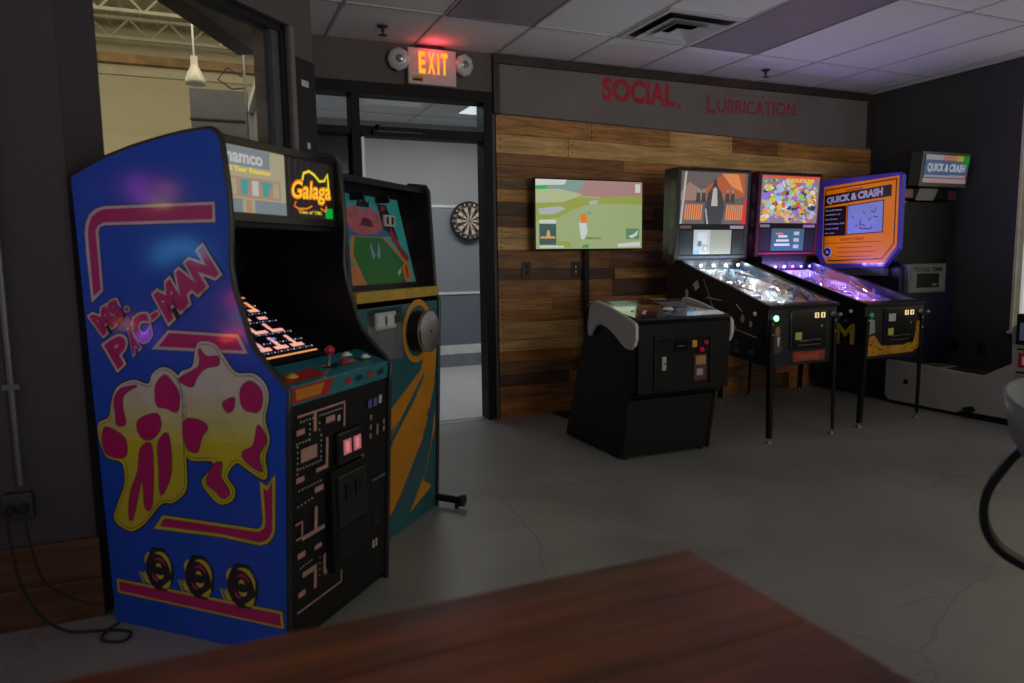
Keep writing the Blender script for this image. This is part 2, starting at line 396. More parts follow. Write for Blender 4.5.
rp2 = mat('faded_red_paint', (.30, .03, .045), .6, var=.4, scale=40)
mb = MB()
def S(px, pz): return (px-2.045, -.0135, pz-2.3)
text(mb, 'SOCIAL', [S(2.95, 2.45), S(3.64, 2.445), S(3.64, 2.63), S(2.95, 2.635)], rp, .045)
mb.box((3.67-2.045, -.0135, .145), (3.70-2.045, -.0125, .172), rp)
text(mb, 'L', [S(3.96, 2.42), S(4.05, 2.42), S(4.05, 2.57), S(3.96, 2.57)], rp2, .04)
text(mb, 'UBRICATION.', [S(4.07, 2.43), S(4.97, 2.455), S(4.97, 2.57), S(4.07, 2.545)], rp2, .02)
for i in range(12):
    xx = 4.06+i*.08; text(mb, '-', [S(xx, 2.595), S(xx+.03, 2.595), S(xx+.03, 2.603), S(xx, 2.603)], rp2, .02)
o = mb.build('lettering', sg); tag(o, 'red stencilled lettering')

# wood wainscot at left
mb = MB(); ww = wood_mat('wainscot_wood', (.045, .016, .007), (.15, .055, .02))
for k in range(2): mb.box((XL, -2.29, .143*k+.001), (-.385, -2.27, .143*(k+1)-.001), ww)
struct(mb, 'baseboard_left', bevel=.002)
mb = MB(); mb.box((XR-.012, RY1-6, 0), (XR, -1.95, .1), black); struct(mb, 'baseboard_right')

# ------------------------------------------------------------------ door opening with sidelight and transom
df = mat('door_frame_black', (.006, .0055, .0055), .55, spec=.2)
mb = MB()
mb.box((.70, -.03, 2.36), (2.012, .12, 2.44), df)            # header
mb.box((.70, -.03, 0), (.742, .12, 2.36), df); mb.box((1.945, -.03, 0), (2.012, .12, 2.36), df)
mb.box((.98, -.03, 0), (1.04, .12, 2.36), df)                # mullion
mb.box((.742, -.02, 2.09), (.98, .11, 2.14), df); mb.box((1.04, -.02, 2.085), (1.945, .11, 2.15), df)
mb.box((.742, -.02, 0), (.98, .11, .12), df); mb.box((1.04, 0, 0), (1.945, .1, .006), steel)
dr = struct(mb, 'door_1', 'black storefront door frame with sidelight and transom', bevel=.002)
for nm, a, b_, tn in (('transom_pane', (1.04, .05, 2.15), (1.945, .055, 2.36), 1), ('sidelight_transom_pane', (.742, .05, 2.14), (.98, .055, 2.36), 1), ('sidelight_pane', (.742, .05, .12), (.98, .055, 2.09), 0)):
    g = MB().box(a, b_, glass('clear_door_glass', (1, 1, 1), .9) if tn else glass('dark_reflection_glass', (.5, .5, .5), .35)).build(nm, dr)  # dark reflection in the lower sidelight is put into the glass tint
cl = thing('door_closer', 'small black door closer on the head of the door frame', 'door closer', (1.13, -.02, 2.11))
MB().box((-.01, -.035, -.03), (.2, 0, .015), df).build('body', cl, .004)
MB().cyl((.03, -.02, .015), (.03, -.02, .045), .018, df).build('knob', cl)
MB().box((.02, -.042, -.006), (.34, -.035, .004), darkmetal).build('arm', cl)
mb = MB(); mb.box((1.055, .02, .006), (1.075, .10, 2.08), steel); o = struct(mb, 'door_2')
# hallway
hw = mat('hall_grey', (.37, .365, .36), .7, var=.04, scale=3); hw2 = mat('hall_blue_grey', (.17, .19, .225), .6, var=.06, scale=3)
hwhite = mat('hall_white', (.75, .75, .75), .5); HY = 2.77
mb = MB(); mb.box((.5, HY, 1.80), (6.0, HY+.1, 2.75), hw); mb.box((.5, HY, .85), (6, HY+.1, 1.80), mat('hall_mid_grey', (.27, .28, .30), .7, var=.04, scale=3)); mb.box((.5, HY, 0), (6, HY+.1, .85), hw2)
for z in (.85, 1.83): mb.box((.5, HY-.012, z-.014), (6, HY, z+.014), hwhite)
mb.box((.5, HY-.01, .145), (6, HY, .25), hwhite); mb.box((.5, HY-.014, 0), (6, HY-.0, .145), mat('hall_base', (.22, .24, .27), .6))
struct(mb, 'wall_hall')
mb = MB(); mb.box((.55, .12, 0), (.66, HY, 2.75), hw); mb.box((6, .12, 0), (6.1, HY+.1, 2.75), hw); struct(mb, 'wall_hall_ends')
mb = MB(); mb.box((.5, .12, -.1), (6.1, HY+.1, 0), mat('hall_floor', (.55, .54, .53), .4, var=.05, scale=4)); struct(mb, 'floor_hall')
mb = MB(); mb.box((.5, .12, 2.72), (6.1, HY+.1, 2.8), mat('hall_ceiling', (.78, .82, .84), .8, var=.03))
for k in range(4): mb.box((.5, .5+k*.61, 2.716), (6, .512+k*.61, 2.72), tbar)
for k in range(4): mb.box((.9+k*1.22, .12, 2.716), (.912+k*1.22, HY, 2.72), tbar)
struct(mb, 'ceiling_hall')
# dartboard
db = thing('dartboard', 'round dartboard with a cream and black face on the grey hall wall', 'dartboard', (2.815, HY-.013, 1.665))
MB().lathe((0, -.045, 0), [(.001, .045), (.215, .045), (.222, .03), (.222, 0), (.21, -.004), (.168, -.004)], rubber, 40, (0, 1, 0)).build('surround', db)
cw, cb, crd, cgn = mat('dart_cream', (.7, .62, .48), .8), mat('dart_black', (.02, .02, .02), .8), mat('dart_red', (.45, .04, .03), .8), mat('dart_green', (.03, .2, .08), .8)
mb = MB()
def sector(mb, r0, r1, a0, a1, y, m):
    pts = [(r0*math.sin(a0), y, r0*math.cos(a0)), (r1*math.sin(a0), y, r1*math.cos(a0)), (r1*math.sin((a0+a1)/2), y, r1*math.cos((a0+a1)/2)), (r1*math.sin(a1), y, r1*math.cos(a1)), (r0*math.sin(a1), y, r0*math.cos(a1))]
    mb.poly(pts, m)
for k in range(20):
    a0 = (k-.5)*PI/10; a1 = a0+PI/10; A, B_ = (cb, cw) if k % 2 == 0 else (cw, cb)
    for r0, r1, m in ((.012, .09, A), (.09, .1, crd if k % 2 == 0 else cgn), (.1, .155, A), (.155, .168, crd if k % 2 == 0 else cgn), (.168, .205, cb)):
        sector(mb, r0, r1, a0, a1, -.050, m)
mb.lathe((0, -.051, 0), [(.012, 0), (.0001, 0)], crd, 12, (0, 1, 0)); mb.build('face', db)
mb = MB()
nums = [20,1,18,4,13,6,10,15,2,17,3,19,7,16,8,11,14,9,12,5]
for k, n in enumerate(nums):
    a = k*PI/10; x, zz = .187*math.sin(a), .187*math.cos(a); w = .011 if n < 10 else .017
    textrow(mb, str(n), x-w, x+w, zz-.012, zz+.012, -.0515, cw, .02)
mb.build('numbers', db)
hl = thing('ceiling_light', 'small lit ceiling light panel in the hall seen through the transom', 'ceiling light', (2.62, 1.75, 2.72))
MB().box((-.16, -.30, -.012), (.16, .30, 0), hwhite).build('frame', hl, .003); MB().box((-.145, -.285, -.016), (.145, .285, -.012), glow('hall_panel', (.85, .95, 1), .9)).build('diffuser', hl)
area('hall_light', (2.6, 1.4, 2.69), (2.6, .9), 30, (.93, .97, 1), (0, 0, -1))
# workshop beyond the diagonal window
tan = mat('workshop_tan', (.62, .55, .36), .8, var=.03, scale=1.5); dk = mat('workshop_dark_block', (.075, .075, .08), .7, var=.1)
mb = MB(); mb.box((-6, 7, 0), (6, 7.1, 5.2), tan); mb.box((-6.1, -2.0, 0), (-6, 7, 5.2), tan)
for z in (3.95,): mb.box((-6, 6.93, z), (6, 7, z+.10), mat('workshop_beam', (.66, .6, .42), .7))
struct(mb, 'wall_workshop')
mb = MB()
for k in range(60): mb.prism([(-6+k*.2, 4.62), (-5.95+k*.2, 4.70), (-5.87+k*.2, 4.70), (-5.82+k*.2, 4.62), (-5.8+k*.2, 4.62), (-5.8+k*.2, 4.75), (-6+k*.2, 4.75)], -1, 7, mat('roof_deck', (.66, .6, .44), .6), 'y')
for y in (5.3, 6.5):
    mb.box((-6, y-.04, 4.58), (6, y+.04, 4.62), cream); mb.box((-6, y-.04, 4.32), (6, y+.04, 4.36), cream)
    for k in range(24): x = -6+k*.5; mb.cyl((x, y, 4.34), (x+.25, y, 4.6), .016, cream, 6); mb.cyl((x+.25, y, 4.6), (x+.5, y, 4.34), .016, cream, 6)
mb.box((-6, 6.85, 4.10), (6, 7, 4.22), mat('beam_rust', (.40, .24, .10), .7, var=.5, scale=3))
struct(mb, 'ceiling_workshop')
mb = MB(); mb.box((-6, .13, -.1), (.5, 7, 0), mat('workshop_floor', (.3, .29, .27), .6)); struct(mb, 'floor_workshop')
mb = MB(); mb.box((-.03, 3.3, 0), (.54, 6.8, 3.04), dk); mb.box((-.04, 3.28, 2.72), (.54, 3.3, 2.74), black)
for k in range(6): mb.box((-.03, 3.29, .5+k*.4), (.54, 3.3, .51+k*.4), black)
struct(mb, 'wall_partition')
area('workshop_light', (0, 1.3, 4.1), (5, 1.2), 95, (1, .92, .70), (0, 1, .12))
area('workshop_light', (-2.2, 4.0, 4.0), (2, 2), 35, (1, .9, .68), (.1, .1, -1))
# conduit pole, duct and lamps seen through the glass
# ------------------------------------------------------------------ camera
CAMP = Vector((0, -5.0399, 1.2145)); yaw, pitch, roll = .4044, .1132, -.0145; F = 714.23
fw = Vector((math.sin(yaw)*math.cos(pitch), math.cos(yaw)*math.cos(pitch), -math.sin(pitch)))
r0 = Vector((math.cos(yaw), -math.sin(yaw), 0)); u0 = r0.cross(fw)
rr_ = r0*math.cos(roll)+u0*math.sin(roll); uu = -r0*math.sin(roll)+u0*math.cos(roll)
cam = bpy.data.cameras.new('camera'); co = bpy.data.objects.new('camera', cam); C.objects.link(co)
M = Matrix((rr_, uu, -fw)).transposed().to_4x4(); M.translation = CAMP; co.matrix_world = M
cam.sensor_width = 36; cam.lens = F/1024*36; cam.clip_start = .02
cam.dof.use_dof = True; cam.dof.focus_distance = 4.6; cam.dof.aperture_fstop = 2.6
sc.camera = co

# ------------------------------------------------------------------ blue arcade cabinet
blue = mat('cabinet_blue', (.001, .075, .56), .45, coat=.6, var=.04, coat_rough=.12, spec=.3)
mag = mat('magenta_ink', (.48, .006, .13), .38, coat=.6, var=.08); pink = mat('pale_pink_ink', (.62, .50, .52), .4, coat=.5)
yel = mat('yellow_ink', (.60, .52, .02), .4, coat=.5, var=.08); inkk = mat('black_ink', (.008, .008, .01), .4, coat=.4); wht = mat('cream_ink', (.62, .58, .50), .4, coat=.4)
tmold = mat('t_molding', (.02, .02, .022), .35)
SIDE_ART = {
 'swoosh_top': [(0.174, 1.4), (0.617, 1.404), (0.652, 1.398), (0.683, 1.38), (0.702, 1.351), (0.708, 1.322), (0.709, 1.267), (0.702, 1.097), (0.648, 1.135), (0.648, 1.298), (0.649, 1.324), (0.639, 1.339), (0.619, 1.344), (0.175, 1.34)],
 'swoosh_top_in': [(0.182, 1.391), (0.613, 1.395), (0.644, 1.388), (0.673, 1.372), (0.689, 1.344), (0.695, 1.312), (0.692, 1.118), (0.657, 1.14), (0.659, 1.298), (0.66, 1.327), (0.647, 1.344), (0.622, 1.353), (0.185, 1.349)],
 'swoosh_mid': [(0.388, 1.013), (0.113, 1.005), (0.083, 0.948), (0.46, 0.951)],
 'swoosh_mid_in': [(0.383, 1.005), (0.122, 0.997), (0.1, 0.957), (0.43, 0.96)],
 'swoosh_low': [(0.007, 0.584), (0.018, 0.406), (0.029, 0.383), (0.048, 0.364), (0.076, 0.353), (0.225, 0.361), (0.506, 0.355), (0.464, 0.406), (0.083, 0.405), (0.067, 0.416), (0.062, 0.439), (0.065, 0.558), (0.04, 0.545)],
 'swoosh_low_in': [(0.017, 0.566), (0.028, 0.405), (0.04, 0.385), (0.055, 0.371), (0.079, 0.362), (0.225, 0.371), (0.48, 0.367), (0.456, 0.397), (0.08, 0.396), (0.058, 0.411), (0.051, 0.434), (0.054, 0.538), (0.039, 0.531)],
 'bar': [(0.69, 0.157), (0.008, 0.15), (0.004, 0.095), (0.69, 0.107)],
 'bar_in': [(0.68, 0.149), (0.017, 0.142), (0.014, 0.101), (0.68, 0.114)],
 'splashL': [(0.649, 0.772), (0.618, 0.822), (0.545, 0.849), (0.485, 0.838), (0.463, 0.872), (0.418, 0.895), (0.371, 0.881), (0.345, 0.844), (0.338, 0.784), (0.345, 0.704), (0.348, 0.609), (0.356, 0.503), (0.415, 0.453), (0.465, 0.443), (0.541, 0.37), (0.609, 0.334), (0.678, 0.364), (0.659, 0.422), (0.619, 0.497), (0.625, 0.566), (0.689, 0.58), (0.717, 0.633), (0.717, 0.693), (0.667, 0.719)],
 'splashL_y': [(0.639, 0.767), (0.609, 0.815), (0.547, 0.84), (0.479, 0.829), (0.455, 0.866), (0.417, 0.886), (0.378, 0.873), (0.355, 0.839), (0.348, 0.784), (0.355, 0.703), (0.357, 0.608), (0.366, 0.507), (0.418, 0.462), (0.471, 0.452), (0.543, 0.38), (0.608, 0.345), (0.666, 0.37), (0.647, 0.423), (0.606, 0.5), (0.61, 0.575), (0.68, 0.589), (0.706, 0.634), (0.704, 0.687), (0.66, 0.71)],
 'splashR': [(0.363, 0.844), (0.348, 0.882), (0.299, 0.902), (0.281, 0.957), (0.258, 0.981), (0.203, 0.973), (0.17, 0.934), (0.131, 0.89), (0.065, 0.889), (0.025, 0.86), (0.015, 0.816), (0.032, 0.753), (0.019, 0.691), (0.039, 0.635), (0.035, 0.581), (0.055, 0.565), (0.113, 0.592), (0.151, 0.607), (0.188, 0.562), (0.16, 0.523), (0.177, 0.483), (0.229, 0.47), (0.279, 0.511), (0.291, 0.538), (0.262, 0.569), (0.243, 0.604), (0.325, 0.6), (0.352, 0.628), (0.354, 0.703), (0.344, 0.789)],
 'splashR_y': [(0.352, 0.84), (0.337, 0.873), (0.289, 0.895), (0.27, 0.95), (0.255, 0.971), (0.207, 0.964), (0.179, 0.926), (0.136, 0.881), (0.071, 0.88), (0.033, 0.852), (0.025, 0.814), (0.041, 0.752), (0.029, 0.688), (0.05, 0.632), (0.045, 0.585), (0.057, 0.576), (0.108, 0.602), (0.153, 0.618), (0.2, 0.564), (0.171, 0.52), (0.185, 0.49), (0.224, 0.48), (0.268, 0.516), (0.28, 0.537), (0.253, 0.568), (0.228, 0.615), (0.319, 0.61), (0.341, 0.632), (0.342, 0.704), (0.332, 0.789)],
 'm1': [(0.634, 0.733), (0.635, 0.782), (0.599, 0.818), (0.528, 0.831), (0.588, 0.799), (0.599, 0.755), (0.592, 0.702), (0.631, 0.694)],
 'm2': [(0.457, 0.801), (0.45, 0.84), (0.41, 0.871), (0.376, 0.843), (0.356, 0.807), (0.371, 0.754), (0.416, 0.764), (0.451, 0.768)],
 'm3': [(0.692, 0.68), (0.639, 0.674), (0.598, 0.647), (0.603, 0.593), (0.656, 0.583), (0.7, 0.605)],
 'm4': [(0.533, 0.72), (0.456, 0.744), (0.441, 0.707), (0.47, 0.667), (0.514, 0.654), (0.543, 0.681)],
 'm5': [(0.536, 0.623), (0.485, 0.632), (0.503, 0.439), (0.536, 0.425), (0.54, 0.514), (0.591, 0.384), (0.61, 0.387), (0.596, 0.469), (0.557, 0.542)],
 'm6': [(0.459, 0.648), (0.413, 0.68), (0.412, 0.555), (0.463, 0.473), (0.464, 0.561)],
 'm7': [(0.356, 0.858), (0.307, 0.883), (0.27, 0.908), (0.266, 0.958), (0.239, 0.936), (0.194, 0.937), (0.196, 0.91), (0.242, 0.9), (0.279, 0.871), (0.305, 0.837)],
 'm8': [(0.112, 0.847), (0.078, 0.866), (0.042, 0.845), (0.037, 0.806), (0.057, 0.773), (0.106, 0.779), (0.12, 0.81)],
 'm9': [(0.344, 0.728), (0.296, 0.736), (0.251, 0.715), (0.277, 0.681), (0.298, 0.632), (0.333, 0.634), (0.351, 0.675)],
 'm10': [(0.238, 0.595), (0.203, 0.603), (0.211, 0.56), (0.181, 0.511), (0.211, 0.489), (0.238, 0.51), (0.271, 0.535)],
 'm11': [(0.059, 0.733), (0.03, 0.69), (0.061, 0.638), (0.053, 0.588), (0.117, 0.619), (0.12, 0.647), (0.081, 0.668)],
 'm12': [(0.188, 0.793), (0.142, 0.813), (0.148, 0.777), (0.173, 0.766)],
 'w1': [(0.318, 0.827), (0.268, 0.866), (0.197, 0.897), (0.142, 0.876), (0.119, 0.819), (0.141, 0.755), (0.21, 0.723), (0.29, 0.731), (0.329, 0.761)],
 'w2': [(0.577, 0.785), (0.53, 0.817), (0.48, 0.814), (0.46, 0.777), (0.475, 0.743), (0.532, 0.728), (0.572, 0.737)],
 'y2': [(0.275, 0.7), (0.21, 0.723), (0.131, 0.737), (0.072, 0.786), (0.079, 0.695), (0.148, 0.654), (0.228, 0.647)],
 'c0a': [(0.526, 0.282), (0.472, 0.303), (0.422, 0.296), (0.402, 0.251), (0.423, 0.194), (0.47, 0.152), (0.523, 0.13), (0.475, 0.179), (0.45, 0.224), (0.46, 0.257), (0.493, 0.273)],
 'c0b': [(0.548, 0.238), (0.514, 0.236), (0.49, 0.211), (0.528, 0.178), (0.565, 0.152), (0.526, 0.199)],
 'c0c': [(0.482, 0.247), (0.443, 0.245), (0.438, 0.212), (0.474, 0.193), (0.494, 0.211)],
 'c0d': [(0.535, 0.288), (0.463, 0.318), (0.405, 0.308), (0.384, 0.254), (0.406, 0.189), (0.461, 0.14), (0.543, 0.113), (0.584, 0.135), (0.543, 0.197), (0.565, 0.242)],
 'c1a': [(0.357, 0.278), (0.306, 0.298), (0.258, 0.291), (0.238, 0.248), (0.258, 0.191), (0.302, 0.151), (0.354, 0.129), (0.308, 0.177), (0.284, 0.221), (0.294, 0.253), (0.325, 0.269)],
 'c1b': [(0.377, 0.234), (0.345, 0.232), (0.322, 0.209), (0.358, 0.176), (0.393, 0.15), (0.356, 0.197)],
 'c1c': [(0.315, 0.243), (0.279, 0.242), (0.273, 0.209), (0.307, 0.191), (0.326, 0.208)],
 'c1d': [(0.365, 0.283), (0.297, 0.312), (0.242, 0.303), (0.222, 0.25), (0.243, 0.187), (0.295, 0.138), (0.371, 0.113), (0.412, 0.134), (0.373, 0.194), (0.394, 0.239)],
 'c2a': [(0.185, 0.272), (0.137, 0.291), (0.091, 0.285), (0.071, 0.242), (0.09, 0.187), (0.132, 0.148), (0.18, 0.127), (0.137, 0.173), (0.115, 0.216), (0.124, 0.248), (0.154, 0.263)],
 'c2b': [(0.204, 0.229), (0.173, 0.227), (0.151, 0.204), (0.184, 0.173), (0.218, 0.147), (0.182, 0.193)],
 'c2c': [(0.145, 0.238), (0.11, 0.237), (0.105, 0.205), (0.137, 0.187), (0.155, 0.204)],
 'c2d': [(0.192, 0.277), (0.128, 0.306), (0.076, 0.297), (0.057, 0.245), (0.075, 0.183), (0.124, 0.136), (0.197, 0.111), (0.235, 0.131), (0.199, 0.19), (0.219, 0.234)],
}
SIDE_TXT = {
 'MS': [(0.661, 0.987), (0.561, 1.052), (0.592, 1.114), (0.718, 1.052)],
 'dot': [(0.559, 1.069), (0.539, 1.072), (0.54, 1.085), (0.558, 1.085)],
 'P': [(0.608, 0.88), (0.538, 0.93), (0.581, 1.002), (0.661, 0.959)],
 'A': [(0.538, 0.93), (0.503, 0.954), (0.53, 1.016), (0.566, 1.009)],
 'C': [(0.503, 0.958), (0.45, 0.992), (0.467, 1.07), (0.548, 1.046)],
 'hy': [(0.445, 1.043), (0.417, 1.061), (0.425, 1.073), (0.455, 1.057)],
 'MAN': [(0.381, 1.035), (0.17, 1.187), (0.228, 1.271), (0.435, 1.123)],
}

ang = math.radians(46.4)
ac = thing('arcade_cabinet', 'tall blue upright arcade cabinet with magenta lettering on its side and a maze front', 'arcade machine', (.168, -2.839, 0), ang)
prof = [(0,0),(-.042,.758),(-.051,.838),(-.03,.862),(.017,.908),(.064,.96),(.087,1.011),(.104,1.073),(.126,1.138),(.136,1.21),(.133,1.26),(.126,1.34),(.128,1.43),(.135,1.504),(.143,1.575),(.153,1.596),(.171,1.608),(.19,1.611),(.277,1.607),(.374,1.596),(.489,1.578),(.593,1.555),(.68,1.528),(.752,1.500),(.712,0)]
PW = .61
for k, x0 in enumerate((0, PW-.018)):
    sp = MB().prism(prof, x0, x0+.018, blue if k == 0 else black).build('side_panel', ac, .002)
    mb = MB(); e = [(x0+.009, y-.001 if i < 15 else y, z+(.001 if i > 15 else 0)) for i, (y, z) in enumerate(prof[:-1])]
    mb.tube(e, .0098, tmold, 8); mb.build('edge_molding', sp)
    if k == 0: tag(sp, 'blue printed side panel'); side0 = sp
mb = MB(); lay = [0]
def SA(pts, m, d):
    mb.poly([(-.0004-.0006*d, y, z) for y, z in pts], m)
def smooth(pts, n=4):
    out = []
    for i in range(len(pts)):
        a, b_, c, d = [Vector(pts[(i+j) % len(pts)]) for j in (-1, 0, 1, 2)]
        for k in range(n):
            t = k/n; out.append(tuple(.5*((2*b_)+(c-a)*t+(2*a-5*b_+4*c-d)*t*t+(3*b_-a-3*c+d)*t**3)))
    return out
for k_ in list(SIDE_ART):
    if k_[0] in 'smc' and not k_.startswith('swoosh'): SIDE_ART[k_] = smooth(SIDE_ART[k_])
def fat(pts, k):
    cy = sum(p[0] for p in pts)/len(pts); cz = sum(p[1] for p in pts)/len(pts)
    out = []
    n = len(pts); ar = sum(pts[i][0]*pts[(i+1) % n][1]-pts[(i+1) % n][0]*pts[i][1] for i in range(n)); s = 1 if ar > 0 else -1
    for i in range(n):
        a, b_, c = Vector(pts[i-1]), Vector(pts[i]), Vector(pts[(i+1) % n]); d1 = (b_-a).normalized(); d2 = (c-b_).normalized()
        nn = Vector((d1.y+d2.y, -(d1.x+d2.x)))
        nn = nn.normalized() if nn.length > 1e-6 else Vector((0, 0)); out.append(tuple(b_+nn*k*s))
    return out
for nm, a, b_ in (('swoosh_top', pink, mag), ('swoosh_mid', pink, mag), ('swoosh_low', yel, mag), ('bar', yel, mag)):
    SA(fat(SIDE_ART[nm], .0035), inkk, 0); SA(SIDE_ART[nm], a, 1); SA(SIDE_ART[nm+'_in'], b_, 2)
def split(pts, z, up):
    out = []
    for i in range(len(pts)):
        a, b_ = pts[i-1], pts[i]
        if (a[1] >= z) != (b_[1] >= z):
            t = (z-a[1])/(b_[1]-a[1]); out.append((a[0]+(b_[0]-a[0])*t, z))
        if (b_[1] >= z) == up: out.append(b_)
    return out
for nm in ('splashL', 'splashR'):
    SA(fat(SIDE_ART[nm], .005), inkk, 1); SA(SIDE_ART[nm], yel, 2)
    SA(fat(SIDE_ART[nm+'_y'], .002), inkk, 2.4); SA(SIDE_ART[nm+'_y'], yel, 2.8); z0_ = .72 if nm == 'splashL' else .74
    for j_, (dz_, f_) in enumerate(((-.07, .16), (-.035, .33), (0, .5), (.03, .67), (.06, .84), (.09, 1))):
        m_ = mat('ink_blend_%s' % ('straw', 'lemon', 'butter', 'vanilla', 'ivory', 'cream')[j_], tuple(a_*(1-f_)+b2*f_ for a_, b2 in zip((.60, .52, .02), (.62, .58, .50))), .4, coat=.4)
        SA(split(SIDE_ART[nm+'_y'], z0_+dz_, True), m_, 3.0+j_*.2); SA(split(SIDE_ART[nm], z0_+dz_, True), m_, 2.04+j_*.05)
for i in range(1, 13):
    SA(fat(SIDE_ART['m%d' % i], .002), inkk, 4.6); SA(SIDE_ART['m%d' % i], mag, 5.4)
def cen(k): pts = SIDE_ART[k]; return sum(a[0] for a in pts)/len(pts), sum(a[1] for a in pts)/len(pts)
for i in range(3):
    cy_, cz_ = cen('c%dd' % i); cy_ += .004
    def arc(r_, a0, a1, w, m, d, ox=0, oz=0):
        n_ = 7; o_ = [(cy_+ox-(r_+w*math.sin(PI*k/n_))*math.cos(a0+(a1-a0)*k/n_), cz_+oz+(r_+w*math.sin(PI*k/n_))*math.sin(a0+(a1-a0)*k/n_)*1.15) for k in range(n_+1)]
        i_ = [(cy_+ox-(r_-w*.5*math.sin(PI*k/n_))*math.cos(a0+(a1-a0)*k/n_), cz_+oz+(r_-w*.5*math.sin(PI*k/n_))*math.sin(a0+(a1-a0)*k/n_)*1.15) for k in range(n_, -1, -1)]
        SA(o_+i_[1:-1], m, d)
    SA([(cy_-.060*math.cos(k*PI/8), cz_+.072*math.sin(k*PI/8)*(1+.12*(k % 2))) for k in range(16)], inkk, 3)
    arc(.048, -.2, 1.9, .010, yel, 5); arc(.052, -1.5, -.5, .010, yel, 5); arc(.030, .3, 2.2, .007, mag, 5); arc(.022, -2.4, -.6, .008, yel, 5); arc(.060, 2.2, 3.0, .007, yel, 5); arc(.066, 3.3, 4.1, .007, yel, 5); arc(.012, .4, 2.8, .007, yel, 6); arc(.036, 3.6, 4.6, .007, mag, 5)
    for k in range(3): SA([(cy_+.05+.012*k, cz_-.05-.004*k), (cy_+.044+.012*k, cz_-.05-.004*k), (cy_+.06+.012*k, cz_-.02), (cy_+.066+.012*k, cz_-.02)], yel, 6)
mb.build('side_picture', side0)
mb = MB()
def ST(t, q, off=.02):
    f3 = lambda d: [(-.0004-.0006*d, y, z) for y, z in SIDE_TXT[q]]
    for off2, m, d in ((.155, inkk, 3), (.125, pink, 4), (.06, mag, 5)):
        vs, fs = glyphs(t, off2); rv, _ = glyphs(t, .06)
        x0 = min(v[0] for v in rv); x1 = max(v[0] for v in rv); y0 = min(v[1] for v in rv); y1_ = max(v[1] for v in rv)
        BL, BR, TR, TL = map(Vector, f3(d)); out = []
        for x, y in vs:
            u = (x-x0)/(x1-x0); w = (y-y0)/(y1_-y0); out.append((BL*(1-u)+BR*u)*(1-w)+(TL*(1-u)+TR*u)*w)
        mb.add(out, fs, m)
ST('MS', 'MS'); ST('P', 'P'); ST('A', 'A'); ST('C', 'C'); ST('MAN', 'MAN'); ST('-', 'hy'); ST('.', 'dot')
o = mb.build('side_lettering', side0); tag(o, 'magenta side lettering with pale outline')
# carcass
IX0, IX1 = .018, PW-.018
mb = MB(); mb.box((IX0, .69, .03), (IX1, .708, 1.50), black)
mb.prism([(.20,1.596),(.277,1.592),(.489,1.563),(.74,1.49),(.74,1.475),(.489,1.548),(.277,1.575),(.20,1.58)], IX0, IX1, black); mb.box((IX0, .2, .02), (IX1, .7, .04), black)
mb.build('carcass', ac)
# marquee
mb = MB(); MY = .158
mb.box((IX0, MY+.01, 1.345), (IX1, MY+.12, 1.60), black); mb.box((IX0, MY-.012, 1.345), (IX1, MY+.02, 1.372), blackgloss); mb.box((IX0, MY-.012, 1.572), (IX1, MY+.02, 1.598), blackgloss)
mq = mb.build('marquee', ac, .002)
mb = MB()
lit = .42
paleg = glow('marquee_pale_grey', (.30, .36, .40), lit); palec = glow('marquee_cream', (.62, .56, .36), lit); peach = glow('marquee_peach', (.62, .38, .26), lit)
mteal = glow('marquee_teal', (.10, .50, .48), lit); mwht = glow('marquee_white', (.75, .75, .7), lit*1.1); mdark = mat('marquee_dark', (.035, .03, .03), .35)
my = glow('marquee_yellow', (.95, .72, .03), .75); mo = glow('marquee_orange', (.95, .22, .01), .7); mg = glow('sticker_green', (.0, .55, .06), .5); mlg = glow('marquee_green', (.25, .75, .05), .5)
def mbx(x0, x1, z0, z1, m, d): mb.poly([(x0, MY-.0006*d, z0), (x1, MY-.0006*d, z0), (x1, MY-.0006*d, z1), (x0, MY-.0006*d, z1)], m)
mbx(.02, .592, 1.372, 1.572, mdark, 0); mbx(.02, .31, 1.374, 1.572, palec, 1)
mbx(.02, .235, 1.515, 1.57, paleg, 2); mbx(.02, .235, 1.487, 1.502, palec, 2)
textrow(mb, 'namco', .035, .20, 1.522, 1.552, MY-.0025, mwht, .035)
textrow(mb, '20 Year Reunion', .03, .235, 1.497, 1.513, MY-.0025, my, .01)
mbx(.03, .285, 1.42, 1.482, peach, 2)
for k in range(5): mbx(.045+k*.05, .075+k*.05, 1.428, 1.474, (palec, mteal, mwht, mteal, palec)[k], 3)
mb.poly([(.09, MY-.003, 1.475), (.135, MY-.003, 1.475), (.115, MY-.003, 1.44)], mteal); mb.poly([(.175, MY-.003, 1.475), (.25, MY-.003, 1.47), (.215, MY-.003, 1.445)], mteal)
mbx(.02, .10, 1.374, 1.415, paleg, 2); mbx(.155, .31, 1.374, 1.415, paleg, 2); mbx(.115, .14, 1.374, 1.415, peach, 3)
for k in range(4): mbx(.33+k*.035, .336+k*.035, 1.42, 1.568, mat('marquee_rain', (.11, .10, .10), .4), 1)
text(mb, 'Galaga', [(.325, MY-.0025, 1.412), (.565, MY-.0025, 1.422), (.575, MY-.0025, 1.51), (.345, MY-.0025, 1.50)], mo, .05)
text(mb, 'Galaga', [(.33, MY-.0035, 1.418), (.56, MY-.0035, 1.428), (.568, MY-.0035, 1.503), (.348, MY-.0035, 1.494)], my, .005)
def swirl(pts, w, m, y):
    mb.strip([(x, y, z) for x, z in pts], (0, .0012, 0), m, w)
swirl([(.40,1.50),(.41,1.525),(.44,1.535),(.47,1.525),(.50,1.505),(.53,1.51),(.55,1.535),(.553,1.50),(.55,1.46)], .009, my, MY-.003)
swirl([(.36,1.425),(.35,1.41),(.37,1.402),(.42,1.404),(.45,1.415)], .006, mo, MY-.003)
